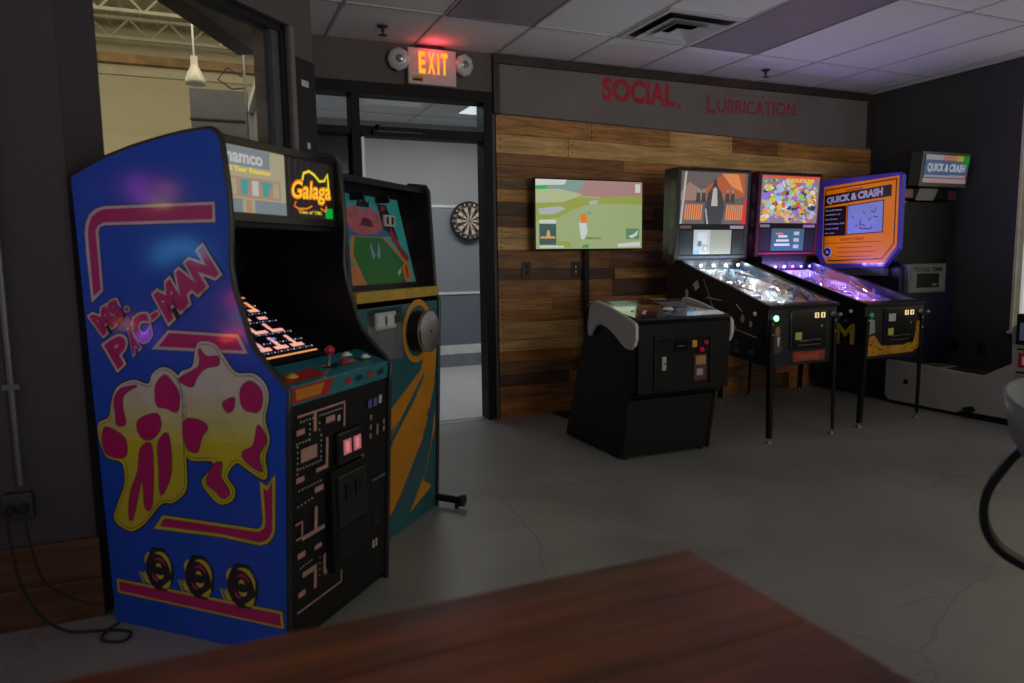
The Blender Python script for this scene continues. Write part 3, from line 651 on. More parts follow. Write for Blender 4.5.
swirl([(.50,1.41),(.53,1.40),(.535,1.42)], .006, mo, MY-.003)
textrow(mb, "Class of '1981", .375, .505, 1.386, 1.399, MY-.0025, my, .02)
mbx(.53, .575, 1.376, 1.412, mg, 4)
o = mb.build('marquee_print', mq); tag(o, 'lit marquee sign print')
# screen and bezel
SY0, SZ0, SY1, SZ1 = .10, .885, .60, 1.175
mb = MB(); mb.prism([(SY0-.04, SZ0-.035), (SY1, SZ1+.0), (SY1, SZ1-.02), (SY0-.04, SZ0-.06)], IX0, IX1, blackgloss)
mb.prism([(.168, 1.345), (.60, 1.345), (.60, 1.33), (.168, 1.33)], IX0, IX1, black); mb.box((IX0, .60, 1.1), (IX1, .62, 1.36), black)
bz = mb.build('screen_bezel', ac)
mb = MB(); scrb = glow('screen_black', (.004, .004, .006), .2); mzp = glow('maze_pink', (.95, .42, .34), .95); mzo = glow('maze_orange', (1, .38, .12), .9); mzb = glow('maze_blue', (.25, .3, 1), .7); mzw = glow('maze_dot', (1, .9, .85), 1)
sd = Vector((0, SY1-SY0, SZ1-SZ0)).normalized(); sn = Vector((0, -sd.z, sd.y))
def SP(x, t, d=0): return tuple(Vector((x, SY0, SZ0))+sd*t+sn*(.001+.0006*d+.012))
def sq(x0, x1, t0, t1, m, d=1): mb.poly([SP(x0, t0, d), SP(x1, t0, d), SP(x1, t1, d), SP(x0, t1, d)], m)
sq(.025, .405, .0, .42, scrb, 0)
sq(.04, .395, .03, .038, mzo)
for x in (.05, .135, .22, .305): sq(x, x+.065, .070, .088, mzp); sq(x+.024, x+.042, .088, .14, mzp)
for x in (.05, .135, .22, .305): sq(x, x+.065, .165, .182, mzp); sq(x, x+.018, .182, .22, mzp); sq(x+.02, x+.065, .245, .262, mzp)
for x in (.06, .15, .24, .33): sq(x, x+.05, .295, .312, mzp); sq(x+.03, x+.048, .312, .36, mzo)
sq(.035, .40, .385, .395, mzo); sq(.035, .043, .03, .39, mzo)
sq(.12, .18, .212, .224, mzo); sq(.24, .28, .124, .135, mzb)
for i in range(22):
    for t in (.055, .105, .155, .228, .28, .33): sq(.045+i*.0165, .049+i*.0165, t, t+.005, mzw if i % 2 else mzb, 2)
mb.build('screen_picture', bz)
# control panel
teal = mat('panel_teal', (.02, .19, .22), .35, coat=.4, var=.1)
mb = MB(); mb.prism([(-.048, .848), (.085, .893), (.085, .862), (-.03, .80), (-.042, .787)], IX0, IX1, teal)
cp = mb.build('control_panel', ac, .003); tag(cp, 'teal control panel')
mb = MB()
def CPt(x, t, d=1): y = -.047+t*.132; z = .8495+t*.045; return (x, y-.0003*d, z+.0012*d)
redi = mat('red_ink', (.42, .03, .02), .4, coat=.3); ori = mat('orange_ink', (.65, .22, .02), .4, coat=.3); drk = mat('navy_ink', (.02, .03, .08), .4)
mb.poly([CPt(.03, .1), CPt(.24, .12), CPt(.22, .55), (CPt(.05, .5))], redi)
mb.poly([(.02, -.0485, .845), (.245, -.0485, .845), (.215, -.0445, .795), (.02, -.0445, .795)], redi)
mb.poly([(.04, -.0492, .838), (.19, -.0492, .838), (.17, -.046, .803), (.05, -.046, .803)], ori)
for k in range(6): mb.poly([CPt(.27+k*.05, .3+.1*(k % 2), 1), CPt(.30+k*.05, .3, 1), CPt(.31+k*.05, .5, 1), CPt(.275+k*.05, .55, 1)], (ori, drk, redi)[k % 3])
for k in range(4): mb.poly([(.30+k*.07, -.0492, .826), (.34+k*.07, -.0492, .83), (.35+k*.07, -.047, .812), (.31+k*.07, -.047, .808)], (redi, drk)[k % 2])
mb.build('panel_print', cp)
redp = mat('red_plastic', (.5, .01, .02), .25, coat=.5); wb = mat('white_button', (.75, .72, .66), .3, coat=.4)
mb = MB(); mb.cyl((.30, .01, .87), (.30, .005, .915), .006, chrome, 10); mb.ball((.30, .004, .925), .017, redp); mb.lathe((.30, .01, .868), [(.03, 0), (.03, .003), (.001, .004)], black, 20)
mb.build('joystick', cp)
yb = mat('yellow_button', (.7, .45, .02), .3, coat=.4)
for x, t, m in ((.40, .45, redp), (.47, .75, wb), (.53, .45, wb), (.09, .35, yb)):
    p = CPt(x, t, 0); MB().lathe(p, [(.02, 0), (.019, .006), (.012, .006), (.011, .011), (.001, .013)], m, 20).build('button', cp)
# front panel with maze print
mb = MB(); mb.prism([(0, .03), (-.036, .73), (-.036, .79), (-.02, .79), (.018, .03)], IX0, IX1, blacksat); mb.box((IX0, .02, 0), (IX1, .05, .05), black)
fp = mb.build('front_panel', ac); tag(fp, 'black front panel with salmon maze lines')
mb = MB(); sal = mat('salmon_ink', (.56, .29, .24), .45); dot = mat('cream_dot', (.6, .55, .48), .5)
def FP(x, z, d=1): return (x, -.052*max(0, z-.03)/.76*.97-.0015-.0006*d, z)
def fq(x0, x1, z0, z1, m=sal, d=1): mb.poly([FP(x0, z0, d), FP(x1, z0, d), FP(x1, z1, d), FP(x0, z1, d)], m)
fq(.045, .30, .75, .757); fq(.291, .30, .67, .757); fq(.125, .14, .69, .752)
for r in ((.04,.08,.695,.712),(.19,.24,.702,.722),(.062,.144,.605,.648),(.04,.08,.545,.562),(.135,.18,.487,.505),(.192,.205,.562,.655),(.14,.205,.553,.566),
          (.037,.075,.412,.418),(.068,.075,.37,.41),(.04,.075,.362,.368),(.135,.15,.36,.44),(.07,.19,.352,.366),(.137,.175,.295,.31),(.05,.088,.298,.316),(.075,.15,.228,.246),(.135,.15,.165,.24),(.055,.09,.168,.186),(.185,.20,.20,.262),(.19,.23,.188,.204)): fq(*r)
fq(.05, .295, .118, .124); fq(.289, .295, .124, .17)
def dots(x0, z0, x1, z1, n):
    for i in range(n):
        t = i/(n-1); x, z = x0+(x1-x0)*t, z0+(z1-z0)*t; fq(x-.0028, x+.0028, z-.0028, z+.0028, dot, 2)
for a in ((.06,.735,.12,.735,5),(.155,.735,.275,.735,9),(.155,.69,.155,.735,3),(.105,.67,.105,.72,4),(.04,.67,.10,.67,5),(.045,.575,.045,.66,6),(.045,.588,.165,.588,9),(.165,.60,.165,.67,5),(.055,.52,.165,.52,8),(.065,.265,.12,.27,5),(.165,.20,.165,.26,4),(.05,.47,.12,.475,5)): dots(*a)
fq(.255, .27, .695, .715, dot, 2)
for x, z in ((.463,.664),(.463,.628),(.463,.595),(.51,.62),(.51,.60),(.555,.63),(.555,.603)): fq(x-.006, x+.006, z-.009, z+.009, mat('tan_ink', (.4, .3, .2), .5), 2)
blu2 = mat('violet_ink', (.12, .12, .35), .5)
for x in (.455, .49): fq(x-.012, x+.012, .70, .73, blu2, 2)
fq(.515, .535, .705, .735, mat('pale_blue_ink', (.45, .52, .6), .5), 2)
for x in (.385, .42): mb.poly([FP(x-.012, .165, 2), FP(x+.012, .165, 2), FP(x, .20, 2)], dot)
for x in (.50, .52): fq(x-.006, x+.006, .16, .19, dot, 2)
for k in range(4): mb.poly([FP(.49+k*.008, .25+k*.014, 2), FP(.53, .255+k*.018, 2), FP(.53, .258+k*.018, 2)], blu2)
mb.build('front_print', fp)
cd = MB().box((.245, -.052, .545), (.395, -.03, .655), blackgloss).build('credit_window', ac, .008)
glr = glow('credit_red', (.9, .25, .3), .6)
for x in (.275, .335): mb = MB(); mb.box((x, -.0535, .575), (x+.045, -.052, .625), mat('lamp_pink', (.5, .2, .22), .3, emit=(1, .25, .3), es=.22)); textrow(mb, '1', x+.012, x+.03, .582, .618, -.0545, glr, .05); mb.build('credit_light', cd)
mb = MB(); mb.box((.205, -.048, .19), (.43, -.012, .535), black); mb.box((.225, -.053, .22), (.41, -.04, .325), blacksat); mb.box((.23, -.054, .335), (.41, -.04, .51), blackgloss)
dd = mb.build('coin_door', ac, .004)
for x in (.275, .335): MB().box((x, -.058, .42), (x+.045, -.053, .475), darkmetal).box((x+.018, -.0595, .43), (x+.024, -.058, .465), black).build('coin_slot', dd)
mb = MB(); mb.box((.47, -.038, .425), (.56, -.03, .432), steel); mb.cyl((.385, -.05, .545), (.385, -.056, .545), .006, chrome, 10); mb.build('lock', ac)

# ------------------------------------------------------------------ teal cabinet
tp = mat('teal_side', (.022, .115, .135), .42, coat=.15, var=.15, scale=4); orr = mat('orange_panel_ink', (.62, .24, .012), .45, var=.12, scale=5); pur = mat('purple_ink', (.16, .06, .14), .5)
tc_ = thing('arcade_cabinet', 'teal upright arcade cabinet with orange swooshes and a round chrome pad on the front', 'arcade machine', (.503, -2.248, 0), ang)
TW = .75; D_ = .62
tprof = [(.012,0),(-.03,1.03),(-.012,1.075),(.012,1.545),(.024,1.568),(.12,1.58),(D_,1.54),(D_,0)]
for x0 in (0, TW-.018):
    sp = MB().prism(tprof, x0, x0+.018, black).build('side_panel', tc_, .002)
    MB().tube([(x0+.009, y, z) for y, z in tprof[:6]], .0105, tmold, 8).build('edge_molding', sp)
a, b_ = .018, TW-.018
mb = MB(); mb.box((a, D_-.02, .02), (b_, D_, 1.5), black); mb.prism([(.03, 1.56), (.12, 1.57), (D_-.01, 1.53), (D_-.01, 1.515), (.12, 1.55), (.03, 1.535)], a, b_, black); mb.box((a, .05, .01), (b_, D_-.02, .03), black); mb.build('carcass', tc_)
def TFy(z): return .012-.042*z/1.03+.004
mb = MB(); mb.prism([(TFy(.0), .0), (TFy(1.03), 1.03), (TFy(1.03)+.02, 1.03), (TFy(0)+.02, 0)], a, b_, tp); fp = mb.build('front_panel', tc_); tag(fp, 'teal front panel with orange swooshes')
def TP(x, z, d=1): return (x, TFy(z)-.0006*d, z)
mb = MB()
for pts, m, d in (([(.60,.80),(.728,.80),(.70,.608),(.60,.394),(.455,.25),(.34,.137),(.262,.09),(.15,.02),(.05,.02),(.05,.25),(.231,.40),(.33,.50),(.46,.60),(.56,.70)], orr, 1),
                  ([(.575,.72),(.254,.565),(.05,.46),(.05,.36),(.248,.46),(.367,.53),(.53,.65)], orr, 2),
                  ([(.60,.70),(.50,.62),(.36,.51),(.24,.42),(.20,.36),(.34,.46),(.50,.58),(.60,.68)], tp, 3),
                  ([(.715,.50),(.715,.40),(.60,.17),(.69,.12),(.46,.055),(.61,.20),(.68,.35)], orr, 2)):
    mb.poly([TP(x, z, d) for x, z in pts], m)
for k in range(9):
    t = k/8; x = .30+.30*t; z = .10+.36*t*t+.02
    mb.poly([TP(x+.02, z, 3), TP(x+.055, z+.008, 3), TP(x+.075, z+.04, 3), TP(x+.04, z+.03, 3)], pur)
    x = .06+.22*t; z = .22+.20*t
    mb.poly([TP(x, z, 3), TP(x+.02, z-.002, 3), TP(x+.028, z+.028, 3), TP(x+.008, z+.03, 3)], pur)
nn = 40; rx, rz = .14, .145; cx, cz = .527, .90
ring = [TP(cx+rx*math.cos(2*PI*i/nn), cz+rz*math.sin(2*PI*i/nn), 4) for i in range(nn)]; ring2 = [TP(cx+(rx-.028)*math.cos(2*PI*i/nn), cz+(rz-.028)*math.sin(2*PI*i/nn), 4) for i in range(nn)]
mb.add(ring+ring2, [(i, (i+1) % nn, nn+(i+1) % nn, nn+i) for i in range(nn)], orr)
mb.build('front_print', fp)
mb = MB(); mb.box((a, -.034, 1.053), (b_, .02, 1.098), mat('yellow_band', (.46, .30, .015), .5, var=.25, scale=14)); yb_ = mb.build('yellow_band', tc_, .003)
mb = MB(); mb.poly([(.2+.0, -.0346, 1.06), (.55, -.0346, 1.06), (.55, -.0346, 1.066), (.2, -.0346, 1.066)], ori)
mb.build('band_print', yb_)
mb = MB(); mb.lathe((cx-.01, TFy(cz), cz), [(.095, 0), (.09, .055), (.088, .06)], black, 32, (0, -1, 0)); pd = mb.build('round_pad', tc_)
mb = MB(); pm = mat('pad_brushed', (.42, .42, .42), .38, .8, var=.1); mb.lathe((cx-.01, TFy(cz)-.055, cz), [(.085, -.004), (.094, .0), (.096, .010), (.093, .018)], chrome, 40, (0, -1, 0)); mb.lathe((cx-.01, TFy(cz)-.055, cz), [(.093, .018), (.09, .0195), (.03, .0205), (.001, .021)], pm, 40, (0, -1, 0)); mb.ball((cx-.01, TFy(cz)-.077, cz), .006, darkmetal, 8); o = mb.build('pad_face', pd); tag(o, 'chrome pad face')
mb = MB(); mb.poly([TP(.10, 1.02, 3), TP(.38, 1.025, 3), TP(.38, .80, 3), TP(.23, .80, 3), TP(.10, .98, 3)], glass('scuffed_acrylic', (.8, .8, .8), .8, .25))
mb.box((.10, TFy(.9)-.004, .80), (.38, TFy(.9)-.001, 1.02), mat('scuffed_grey_sheet', (.12, .14, .145), .4, var=.3, scale=18)); o = mb.build('acrylic_plate', tc_)
mb = MB(); mb.box((.15, TFy(.97)-.012, .938), (.312, TFy(.97)-.003, 1.008), mat('grey_label', (.45, .45, .45), .5))
for x in (.165, .24): mb.box((x, TFy(.97)-.0135, .948), (x+.048, TFy(.97)-.012, .998), mat('label_pale', (.6, .6, .58), .5)); mb.box((x+.06, TFy(.97)-.014, .955), (x+.07, TFy(.97)-.012, .99), black)
mb.build('coin_plate', tc_, 0)
# recessed play field
mb = MB(); py = lambda z: .07+(z-1.11)*.12
mb.prism([(py(1.09), 1.09), (py(1.55), 1.55), (py(1.55)+.02, 1.55), (py(1.09)+.02, 1.09)], a, b_, black); bk = mb.build('play_window', tc_)
mb = MB(); fl = .06
tq = mat('field_turquoise', (.03, .33, .33), .5, emit=(.03, .33, .33), es=fl*2); grn = mat('field_green', (.01, .16, .02), .5, var=.15, emit=(.01, .2, .02), es=fl); orf = mat('field_orange', (.55, .2, .06), .5, emit=(.6, .22, .06), es=fl)
pkf = mat('field_pink', (.45, .12, .14), .5, var=.35, scale=30, emit=(.5, .12, .15), es=fl); blf = mat('field_blue', (.02, .14, .3), .5, emit=(.02, .16, .35), es=fl)
def PP(x, z, d=1): return (x, py(z)-.001-.0007*d, z)
def pp(pts, m, d=1): mb.poly([PP(x, z, d) for x, z in pts], m)
pp([(.13,1.50),(.62,1.50),(.70,1.12),(.15,1.12)], tq, 0)
pp([(.16,1.40),(.18,1.44),(.25,1.455),(.30,1.44),(.38,1.45),(.45,1.42),(.46,1.37),(.42,1.34),(.28,1.33),(.20,1.345)], pkf, 1)
pp([(.14,1.37),(.22,1.38),(.25,1.34),(.40,1.34),(.46,1.37),(.56,1.36),(.52,1.33),(.14,1.31)], blf, 0.5)
pp([(.26,1.45),(.28,1.49),(.30,1.47),(.32,1.495),(.35,1.47),(.37,1.48),(.36,1.45)], inkk, 2); pp([(.27,1.37),(.38,1.365),(.36,1.40),(.30,1.405)], mat('maroon_ink', (.12, .02, .05), .5), 2)
pp([(.43,1.47),(.51,1.47),(.58,1.32),(.53,1.30),(.50,1.35),(.46,1.36)], inkk, 2); pp([(.455,1.44),(.495,1.445),(.50,1.465),(.46,1.465)], redi, 3)
pp([(.19,1.325),(.46,1.325),(.66,1.20),(.62,1.12),(.24,1.12),(.16,1.24)], orf, 3); pp([(.215,1.322),(.44,1.322),(.60,1.215),(.60,1.12),(.26,1.12),(.185,1.25)], grn, 4)
pp([(.15,1.20),(.19,1.20),(.24,1.12),(.15,1.12)], orf, 5); pp([(.58,1.20),(.64,1.215),(.665,1.13),(.59,1.13)], orf, 5); pp([(.605,1.20),(.625,1.20),(.63,1.14),(.615,1.14)], redi, 6)
pp([(.53,1.17),(.57,1.19),(.565,1.165),(.535,1.15)], dot, 5)
pk2 = mat('pale_blue_print', (.3, .45, .55), .5)
for x, s in ((.34, 1), (.385, -1)): pp([(x-.012*s, 1.24), (x-.016*s, 1.28), (x-.006*s, 1.305), (x, 1.27), (x+.016*s, 1.25), (x, 1.225)], pk2, 6)
pp([(.50,1.34),(.53,1.37),(.56,1.33),(.60,1.28),(.66,1.24),(.63,1.20),(.55,1.29)], redi, 2.5)
mb.build('play_picture', bk)
mb = MB(); mb.box((.465, py(1.40)-.014, 1.375), (.555, py(1.40)-.003, 1.425), white_pl)
for x in (.478, .522): mb.box((x, py(1.4)-.0155, 1.383), (x+.018, py(1.4)-.014, 1.417), black)
mb.build('score_box', bk)
MB().poly([(a, .012, 1.105), (b_, .012, 1.105), (b_, .03, 1.515), (a, .03, 1.515)], glass('cabinet_glass', (1, 1, 1), .95, .05, (.12, .12, .13))).build('front_glass', tc_)
for x in (.2, .40): MB().box((x, .035, 1.47), (x+.015, .10, 1.50), black).build('lamp_bracket', bk)
mb = MB(); mb.cyl((.745, .03, .045), (.737, -.125, .042), .019, black, 14); mb.cyl((.737, -.122, .042), (.736, -.140, .042), .03, darkmetal, 16); mb.cyl((.737, -.10, 0), (.737, -.10, .03), .012, darkmetal, 8); mb.box((.70, .02, .02), (.755, .06, .075), black); mb.build('stabiliser_foot', tc_)

# ------------------------------------------------------------------ pinball machines
def pinball(x0, yf, zc, label, pal, feet, bb):
    """x0,yf: front left corner; zc: height of the front rail"""
    W_, L_ = .595, 1.22
    t = thing('pinball_machine', label, 'pinball machine', (x0+W_/2, yf, 0), 0, 'pinball machines')
    h = W_/2; zb = zc+.285; bottom = .50+(zc-.9)
    cabm, sidem = pal['cab'], pal['side']
    # cabinet
    pr_ = [(0, bottom), (0, zc-.018), (bb[0]-.02, zb-.012), (L_-.10, zb-.012), (L_-.10, bottom+.115)]
    for s in (-1, 1):
        xa, xb = (s*h, s*(h-.018)); MB().prism(pr_, min(xa, xb), max(xa, xb), sidem).build('cabinet_side', t, .002)
    mb = MB(); mb.box((-h+.018, 0, bottom), (h-.018, .02, zc-.018), cabm); mb.prism([(0.02, bottom+.01), (L_-.10, bottom+.12), (L_-.10, bottom+.135), (.02, bottom+.025)], -h+.018, h-.018, black)
    mb.box((-h+.018, L_-.12, bottom+.12), (h-.018, L_-.10, zb-.012), black)
    fr = mb.build('cabinet_front', t); pal['front'](fr, h, bottom, zc)
    # lockbar and rails
    MB().prism([(-.02, zc-.024), (-.022, zc-.004), (.0, zc+.004), (.05, zc+.012), (.05, zc-.01), (0, zc-.026)], -h-.004, h+.004, darkmetal).build('lock_bar', t, .003)
    for s in (-1, 1):
        xa, xb = s*(h+.004), s*(h-.022); sl = (zb-zc)/(bb[0]-.02)
        MB().prism([(.05, zc-.02+.05*sl), (.05, zc+.05*sl), (bb[0]-.02, zb+.002), (bb[0]-.02, zb-.02)], min(xa, xb), max(xa, xb), darkmetal).build('side_rail', t, .002)
    GY0, GY1 = .05, bb[0]; gz = lambda y: zc+(zb-zc)*y/(bb[0]-.02)
    MB().poly([(-h+.02, GY0, gz(GY0)-.004), (h-.02, GY0, gz(GY0)-.004), (h-.02, GY1, gz(GY1)-.004), (-h+.02, GY1, gz(GY1)-.004)], glass('playfield_glass', (1, 1, 1), .96)).build('playfield_glass', t)
    pz = lambda y: gz(y)-.075
    pf = MB().add([(-h+.018, .03, pz(.03)), (h-.018, .03, pz(.03)), (h-.018, GY1+.02, pz(GY1+.02)), (-h+.018, GY1+.02, pz(GY1+.02)), (-h+.018, .03, pz(.03)-.012), (h-.018, .03, pz(.03)-.012), (h-.018, GY1+.02, pz(GY1+.02)-.012), (-h+.018, GY1+.02, pz(GY1+.02)-.012)],
                  [(0,1,2,3),(4,7,6,5),(0,4,5,1),(1,5,6,2),(2,6,7,3),(3,7,4,0)], pal['field']).build('playfield', t)
    r = random.Random(pal['seed'])
    # playfield furniture
    for k in range(3):
        x, y = (-.10, .02, .10)[k], (.72, .64, .76)[k]
        MB().lathe((x, y, pz(y)), [(.03, 0), (.03, .012), (.02, .02), (.02, .035), (.033, .042), (.033, .05), (.001, .055)], (pal['cap']), 18).build('pop_bumper', pf)
    for s in (-1, 1):
        y = .20; MB().prism([(s*.115, y+.05), (s*.03, y+.0), (s*.03, y+.012), (s*.11, y+.075)][::s], pz(y)+.01, pz(y)+.028, pal['flip'], 'z').build('flipper', pf)
        pts = [(s*(.09+.07*math.sin(a)), .30+.045*k, pz(.30+.045*k)+.045+.0*a) for k, a in enumerate([j*.35 for j in range(11)])]
        MB().tube(pts, .006, chrome, 8).build('wire_ramp', pf)
        MB().prism([(s*.14, .24), (s*.21, .27), (s*.20, .40), (s*.17, .38)][::s], pz(.3)+.012, pz(.3)+.03, pal['plastic'], 'z').build('slingshot', pf)
    mb = MB()
    for k in range(60):
        y = r.uniform(.32, GY1-.03); x = r.uniform(-h+.05, h-.05); a_, b2, c_ = r.uniform(.008, .022), r.uniform(.008, .022), r.uniform(.018, .05)
        m = r.choice([pal['plastic'], chrome, pal['clear'], pal['plastic2']])
        if r.random() < .5: mb.cyl((x, y, pz(y)), (x, y, pz(y)+c_), a_*.4, m, 8)
        else: mb.prism([(x-a_, y-b2), (x+a_, y-b2*.6), (x+a_*.6, y+b2), (x-a_*.7, y+b2*.8)], pz(y)+c_-.004, pz(y)+c_, m, 'z')
    mb.build('plastics', pf)
    for k, (c, e) in enumerate(pal['bulbs']):
        x = -h+.06+k*(W_-.12)/(len(pal['bulbs'])-1); y = GY1-.03
        MB().ball((x, y, gz(y)-.03), .011, glow('bulb_%s' % c, e, 6), 8).build('bulb', pf)
    mb = MB()
    for k in range(46):
        y = r.uniform(.1, GY1-.08); x = r.uniform(-h+.05, h-.05); m = r.choice(pal['inserts']); mb.lathe((x, y, pz(y)+.001), [(r.uniform(.005, .011), 0), (.0001, .001)], m, 8)
    o = mb.build('insert_lights', pf); tag(o, 'small glowing playfield inserts')
    X, Y = x0+W_/2, yf
    for k, (c, e) in enumerate(pal['bulbs']): point('playfield_lamp', (X-h+.06+k*(W_-.12)/(len(pal['bulbs'])-1), Y+GY1-.05, gz(GY1)-.03), pal['pow']*.42, tuple(.25*v+.75*w_ for v, w_ in zip(e, pal['lamp'])), .011)
    for k in range(5): point('playfield_bulb', (X+(-.18, .12, .02, -.08, .2)[k], Y+(.55, .4, .2, .36, .68)[k], pz((.55, .4, .2, .36, .68)[k])+.06), pal['pow']*.34, pal['lamp2'], .01)
    # legs
    for i, (sx, y_, hh) in enumerate(((-1, 0.0, zc-.09), (1, 0.0, zc-.09), (-1, L_-.1, zc-.12), (1, L_-.1, zc-.12))):
        topx = sx*(h-.01); fx, fy = (feet[i][0]-X, feet[i][1]-Y) if i < 2 else (sx*(h+.0), y_+.05)
        d = -1 if i < 2 else 1; mb = MB()
        top = Vector((topx, y_+d*.012, hh)); ft = Vector((fx, fy, .035)); w = .034
        # folded angle leg
        q = [(0, 0), (-sx*w, 0), (-sx*w, .004*d), (-sx*.004, .004*d), (-sx*.004, -d*w), (0, -d*w)]
        vs = [top+Vector((a_, b2, 0))+Vector((sx*.006, 0, 0)) for a_, b2 in q]+[ft+Vector((a_*.8, b2*.8, 0)) for a_, b2 in q]
        mb.add(vs, [(5,4,3,2,1,0), (6,7,8,9,10,11)]+[(j, (j+1) % 6, 6+(j+1) % 6, 6+j) for j in range(6)], black)
        lg = mb.build('leg', t)
        mb = MB(); c0 = ft+Vector((-sx*.012, -d*.012, 0)); mb.lathe((c0.x, c0.y, 0), [(.001, .012), (.022, .0), (.022, .006), (.012, .014), (.006, .016), (.006, .05)], steel, 14); mb.build('leveler', lg)
        mb = MB()
        for k in range(2): MB().ball((topx-sx*.014, y_+d*.016, hh-.03-.07*k), .007, chrome, 8).build('bolt', lg)
    # backbox: leans a little towards the player
    B0, B1 = bb[0]-.0, bb[0]+.155; hb_ = .345; z0, z1 = pal['top']-.69, pal['top']; ln = .042; zf = .46
    lean = lambda z: -ln*(z-z0)/(z1-z0)
    bx = []
    for s in (-1, 1):
        xa, xb = s*hb_, s*(hb_-.02)
        pr2 = [(B0, z0), (B0-ln, z1), (B1-ln*.6, z1), (B1, z0)]; o = MB().prism(pr2, min(xa, xb), max(xa, xb), pal['boxside']).build('backbox_side', t, .002); bx.append(o)
    mb = MB(); mb.prism([(B0-ln, z1-.018), (B0-ln, z1), (B1-ln*.6, z1), (B1-ln*.6, z1-.018)], -hb_+.02, hb_-.02, black); mb.prism([(B0, z0), (B0, z0+.02), (B1, z0+.02), (B1, z0)], -hb_+.02, hb_-.02, black)
    mb.prism([(B1-.02, z0+.02), (B1-.02-ln*.6, z1-.018), (B1-.002-ln*.6, z1-.018), (B1-.002, z0+.02)], -hb_+.02, hb_-.02, black); mb.box((-.24, B0+.02, zb-.06), (.24, B1-.02, z0), black); mb.build('backbox_shell', t)
    def fb(mb, x0_, x1_, za, zb_, m, d=0, th=.012):
        ya, yb = B0+lean(za)-.0006*d, B0+lean(zb_)-.0006*d
        mb.add([(x0_, ya, za), (x1_, ya, za), (x1_, yb, zb_), (x0_, yb, zb_), (x0_, ya+th, za), (x1_, ya+th, za), (x1_, yb+th, zb_), (x0_, yb+th, zb_)], [(0,1,2,3),(4,7,6,5),(0,4,5,1),(1,5,6,2),(2,6,7,3),(3,7,4,0)], m)
    i_ = .325; zt0 = z0+.275; zt1 = z1-.028
    mb = MB(); fb(mb, -hb_+.02, hb_-.02, zt1, z1-.018, pal['trim'], 1); fb(mb, -hb_+.02, -i_+.012, z0+.02, zt1, pal['trim'], 1); fb(mb, i_-.012, hb_-.02, z0+.02, zt1, pal['trim'], 1); fb(mb, -hb_+.02, hb_-.02, z0+.015, z0+.032, pal['trim'], 1)
    mb.build('backglass_trim', t)
    mb = MB(); fb(mb, -i_+.012, i_-.012, zt0, zt1, pal['art']); bg = mb.build('backglass', t); tag(bg, pal['arttag'])
    mb = MB(); pal['print'](lambda a_, b2, c_, d_, m, k: fb(mb, a_, b2, c_, d_, m, k, .0003), -i_+.012, i_-.012, zt0, zt1, mb, lambda x, z, d: (x, B0+lean(z)-.0006*d, z)); mb.build('backglass_print', bg)
    mb = MB(); fb(mb, -i_+.012, i_-.012, z0+.03, zt0, blacksat, -6); sp_ = mb.build('speaker_panel', t)
    for x0_, x1_ in ((-.30, -.185), (.20, .305)): mb = MB(); fb(mb, x0_, x1_, z0+.045, zt0-.05, mat('speaker_cloth', (.03, .03, .032), .9, bump=.4, scale=300), -4, .004); mb.build('speaker_grille', sp_)
    mb = MB(); fb(mb, -.175, .175+.01, z0+.045, zt0-.045, pal['lcd'], -3, .004); pal['lcdp'](lambda a_, b2, c_, d_, m, k: fb(mb, a_, b2, c_, d_, m, k-3, .0003), z0+.045, zt0-.045)
    o = mb.build('score_screen', sp_)
    mb = MB(); fb(mb, -.30, -.20, zt0-.035, zt0-.012, pal['tagl'], -3, .002); fb(mb, .17, .30, zt0-.035, zt0-.012, pal['tagr'], -3, .002); mb.build('name_strip', sp_)
    # side art on the left
    mb = MB(); pal['sideart'](mb, -h-.0008, zc, bottom, r, sidem); mb.build('side_print', t)
    mb = MB()
    for k in range(3):
        z = z0+.12+k*.2; c_ = (pal['boxart'])
        yb_ = B0+.05
        mb.poly([(-hb_-.0008, yb_+a_+lean(z), z+b2) for a_, b2 in ((-.02, -.07), (.02, -.075), (.035, -.02), (.02, .02), (.03, .05), (.005, .085), (-.02, .06), (-.028, .0))], c_)
        mb.poly([(-hb_-.0014, yb_+a_+lean(z), z+b2) for a_, b2 in ((-.008, .0), (.015, .0), (.018, .045), (.003, .065), (-.01, .05))], pal['boxart2'])
    mb.build('backbox_print', bx[0])
    return t

coin_black = mat('coin_door_black', (.008, .008, .009), .25, coat=.3)
coinlit = glow('coin_window_amber', (1, .72, .35), .8)
def front_common(fr, h, bottom, zc, stick):
    mb = MB(); mb.box((-.115, -.012, bottom+.10), (.195, -.0, zc-.04), coin_black); cd_ = mb.build('coin_door', fr, .006)
    mb = MB()
    for x in (.09, .145): mb.box((x, -.015, zc-.095), (x+.035, -.012, zc-.06), coinlit); mb.box((x+.012, -.0165, zc-.09), (x+.02, -.015, zc-.065), coin_black)
    mb.build('coin_reject', cd_)
    mb = MB(); mb.box((-.04, -.014, bottom+.155), (.05, -.012, bottom+.160), steel); mb.box((.06, -.014, bottom+.16), (.15, -.012, bottom+.164), steel); mb.box((-.05, -.0145, bottom+.128), (.14, -.012, bottom+.131), steel); mb.cyl((.15, -.012, zc-.15), (.15, -.018, zc-.15), .01, steel, 12); mb.build('coin_return', cd_)
    mb = MB(); mb.box((-.075, -.0135, bottom+.165), (-.02, -.012, bottom+.215), stick); mb.build('sticker', cd_)
    mb = MB(); mb.lathe((.255, -.002, zc-.075), [(.02, 0), (.02, .012), (.007, .014), (.007, .05), (.013, .055), (.013, .075), (.001, .08)], steel, 14, (0, -1, 0)); mb.build('plunger', fr)
    mb = MB(); mb.lathe((-h-.001, .12, zc-.06), [(.014, 0), (.014, .006), (.009, .01), (.001, .011)], wb, 14, (-1, 0, 0)); mb.build('flipper_button', fr)
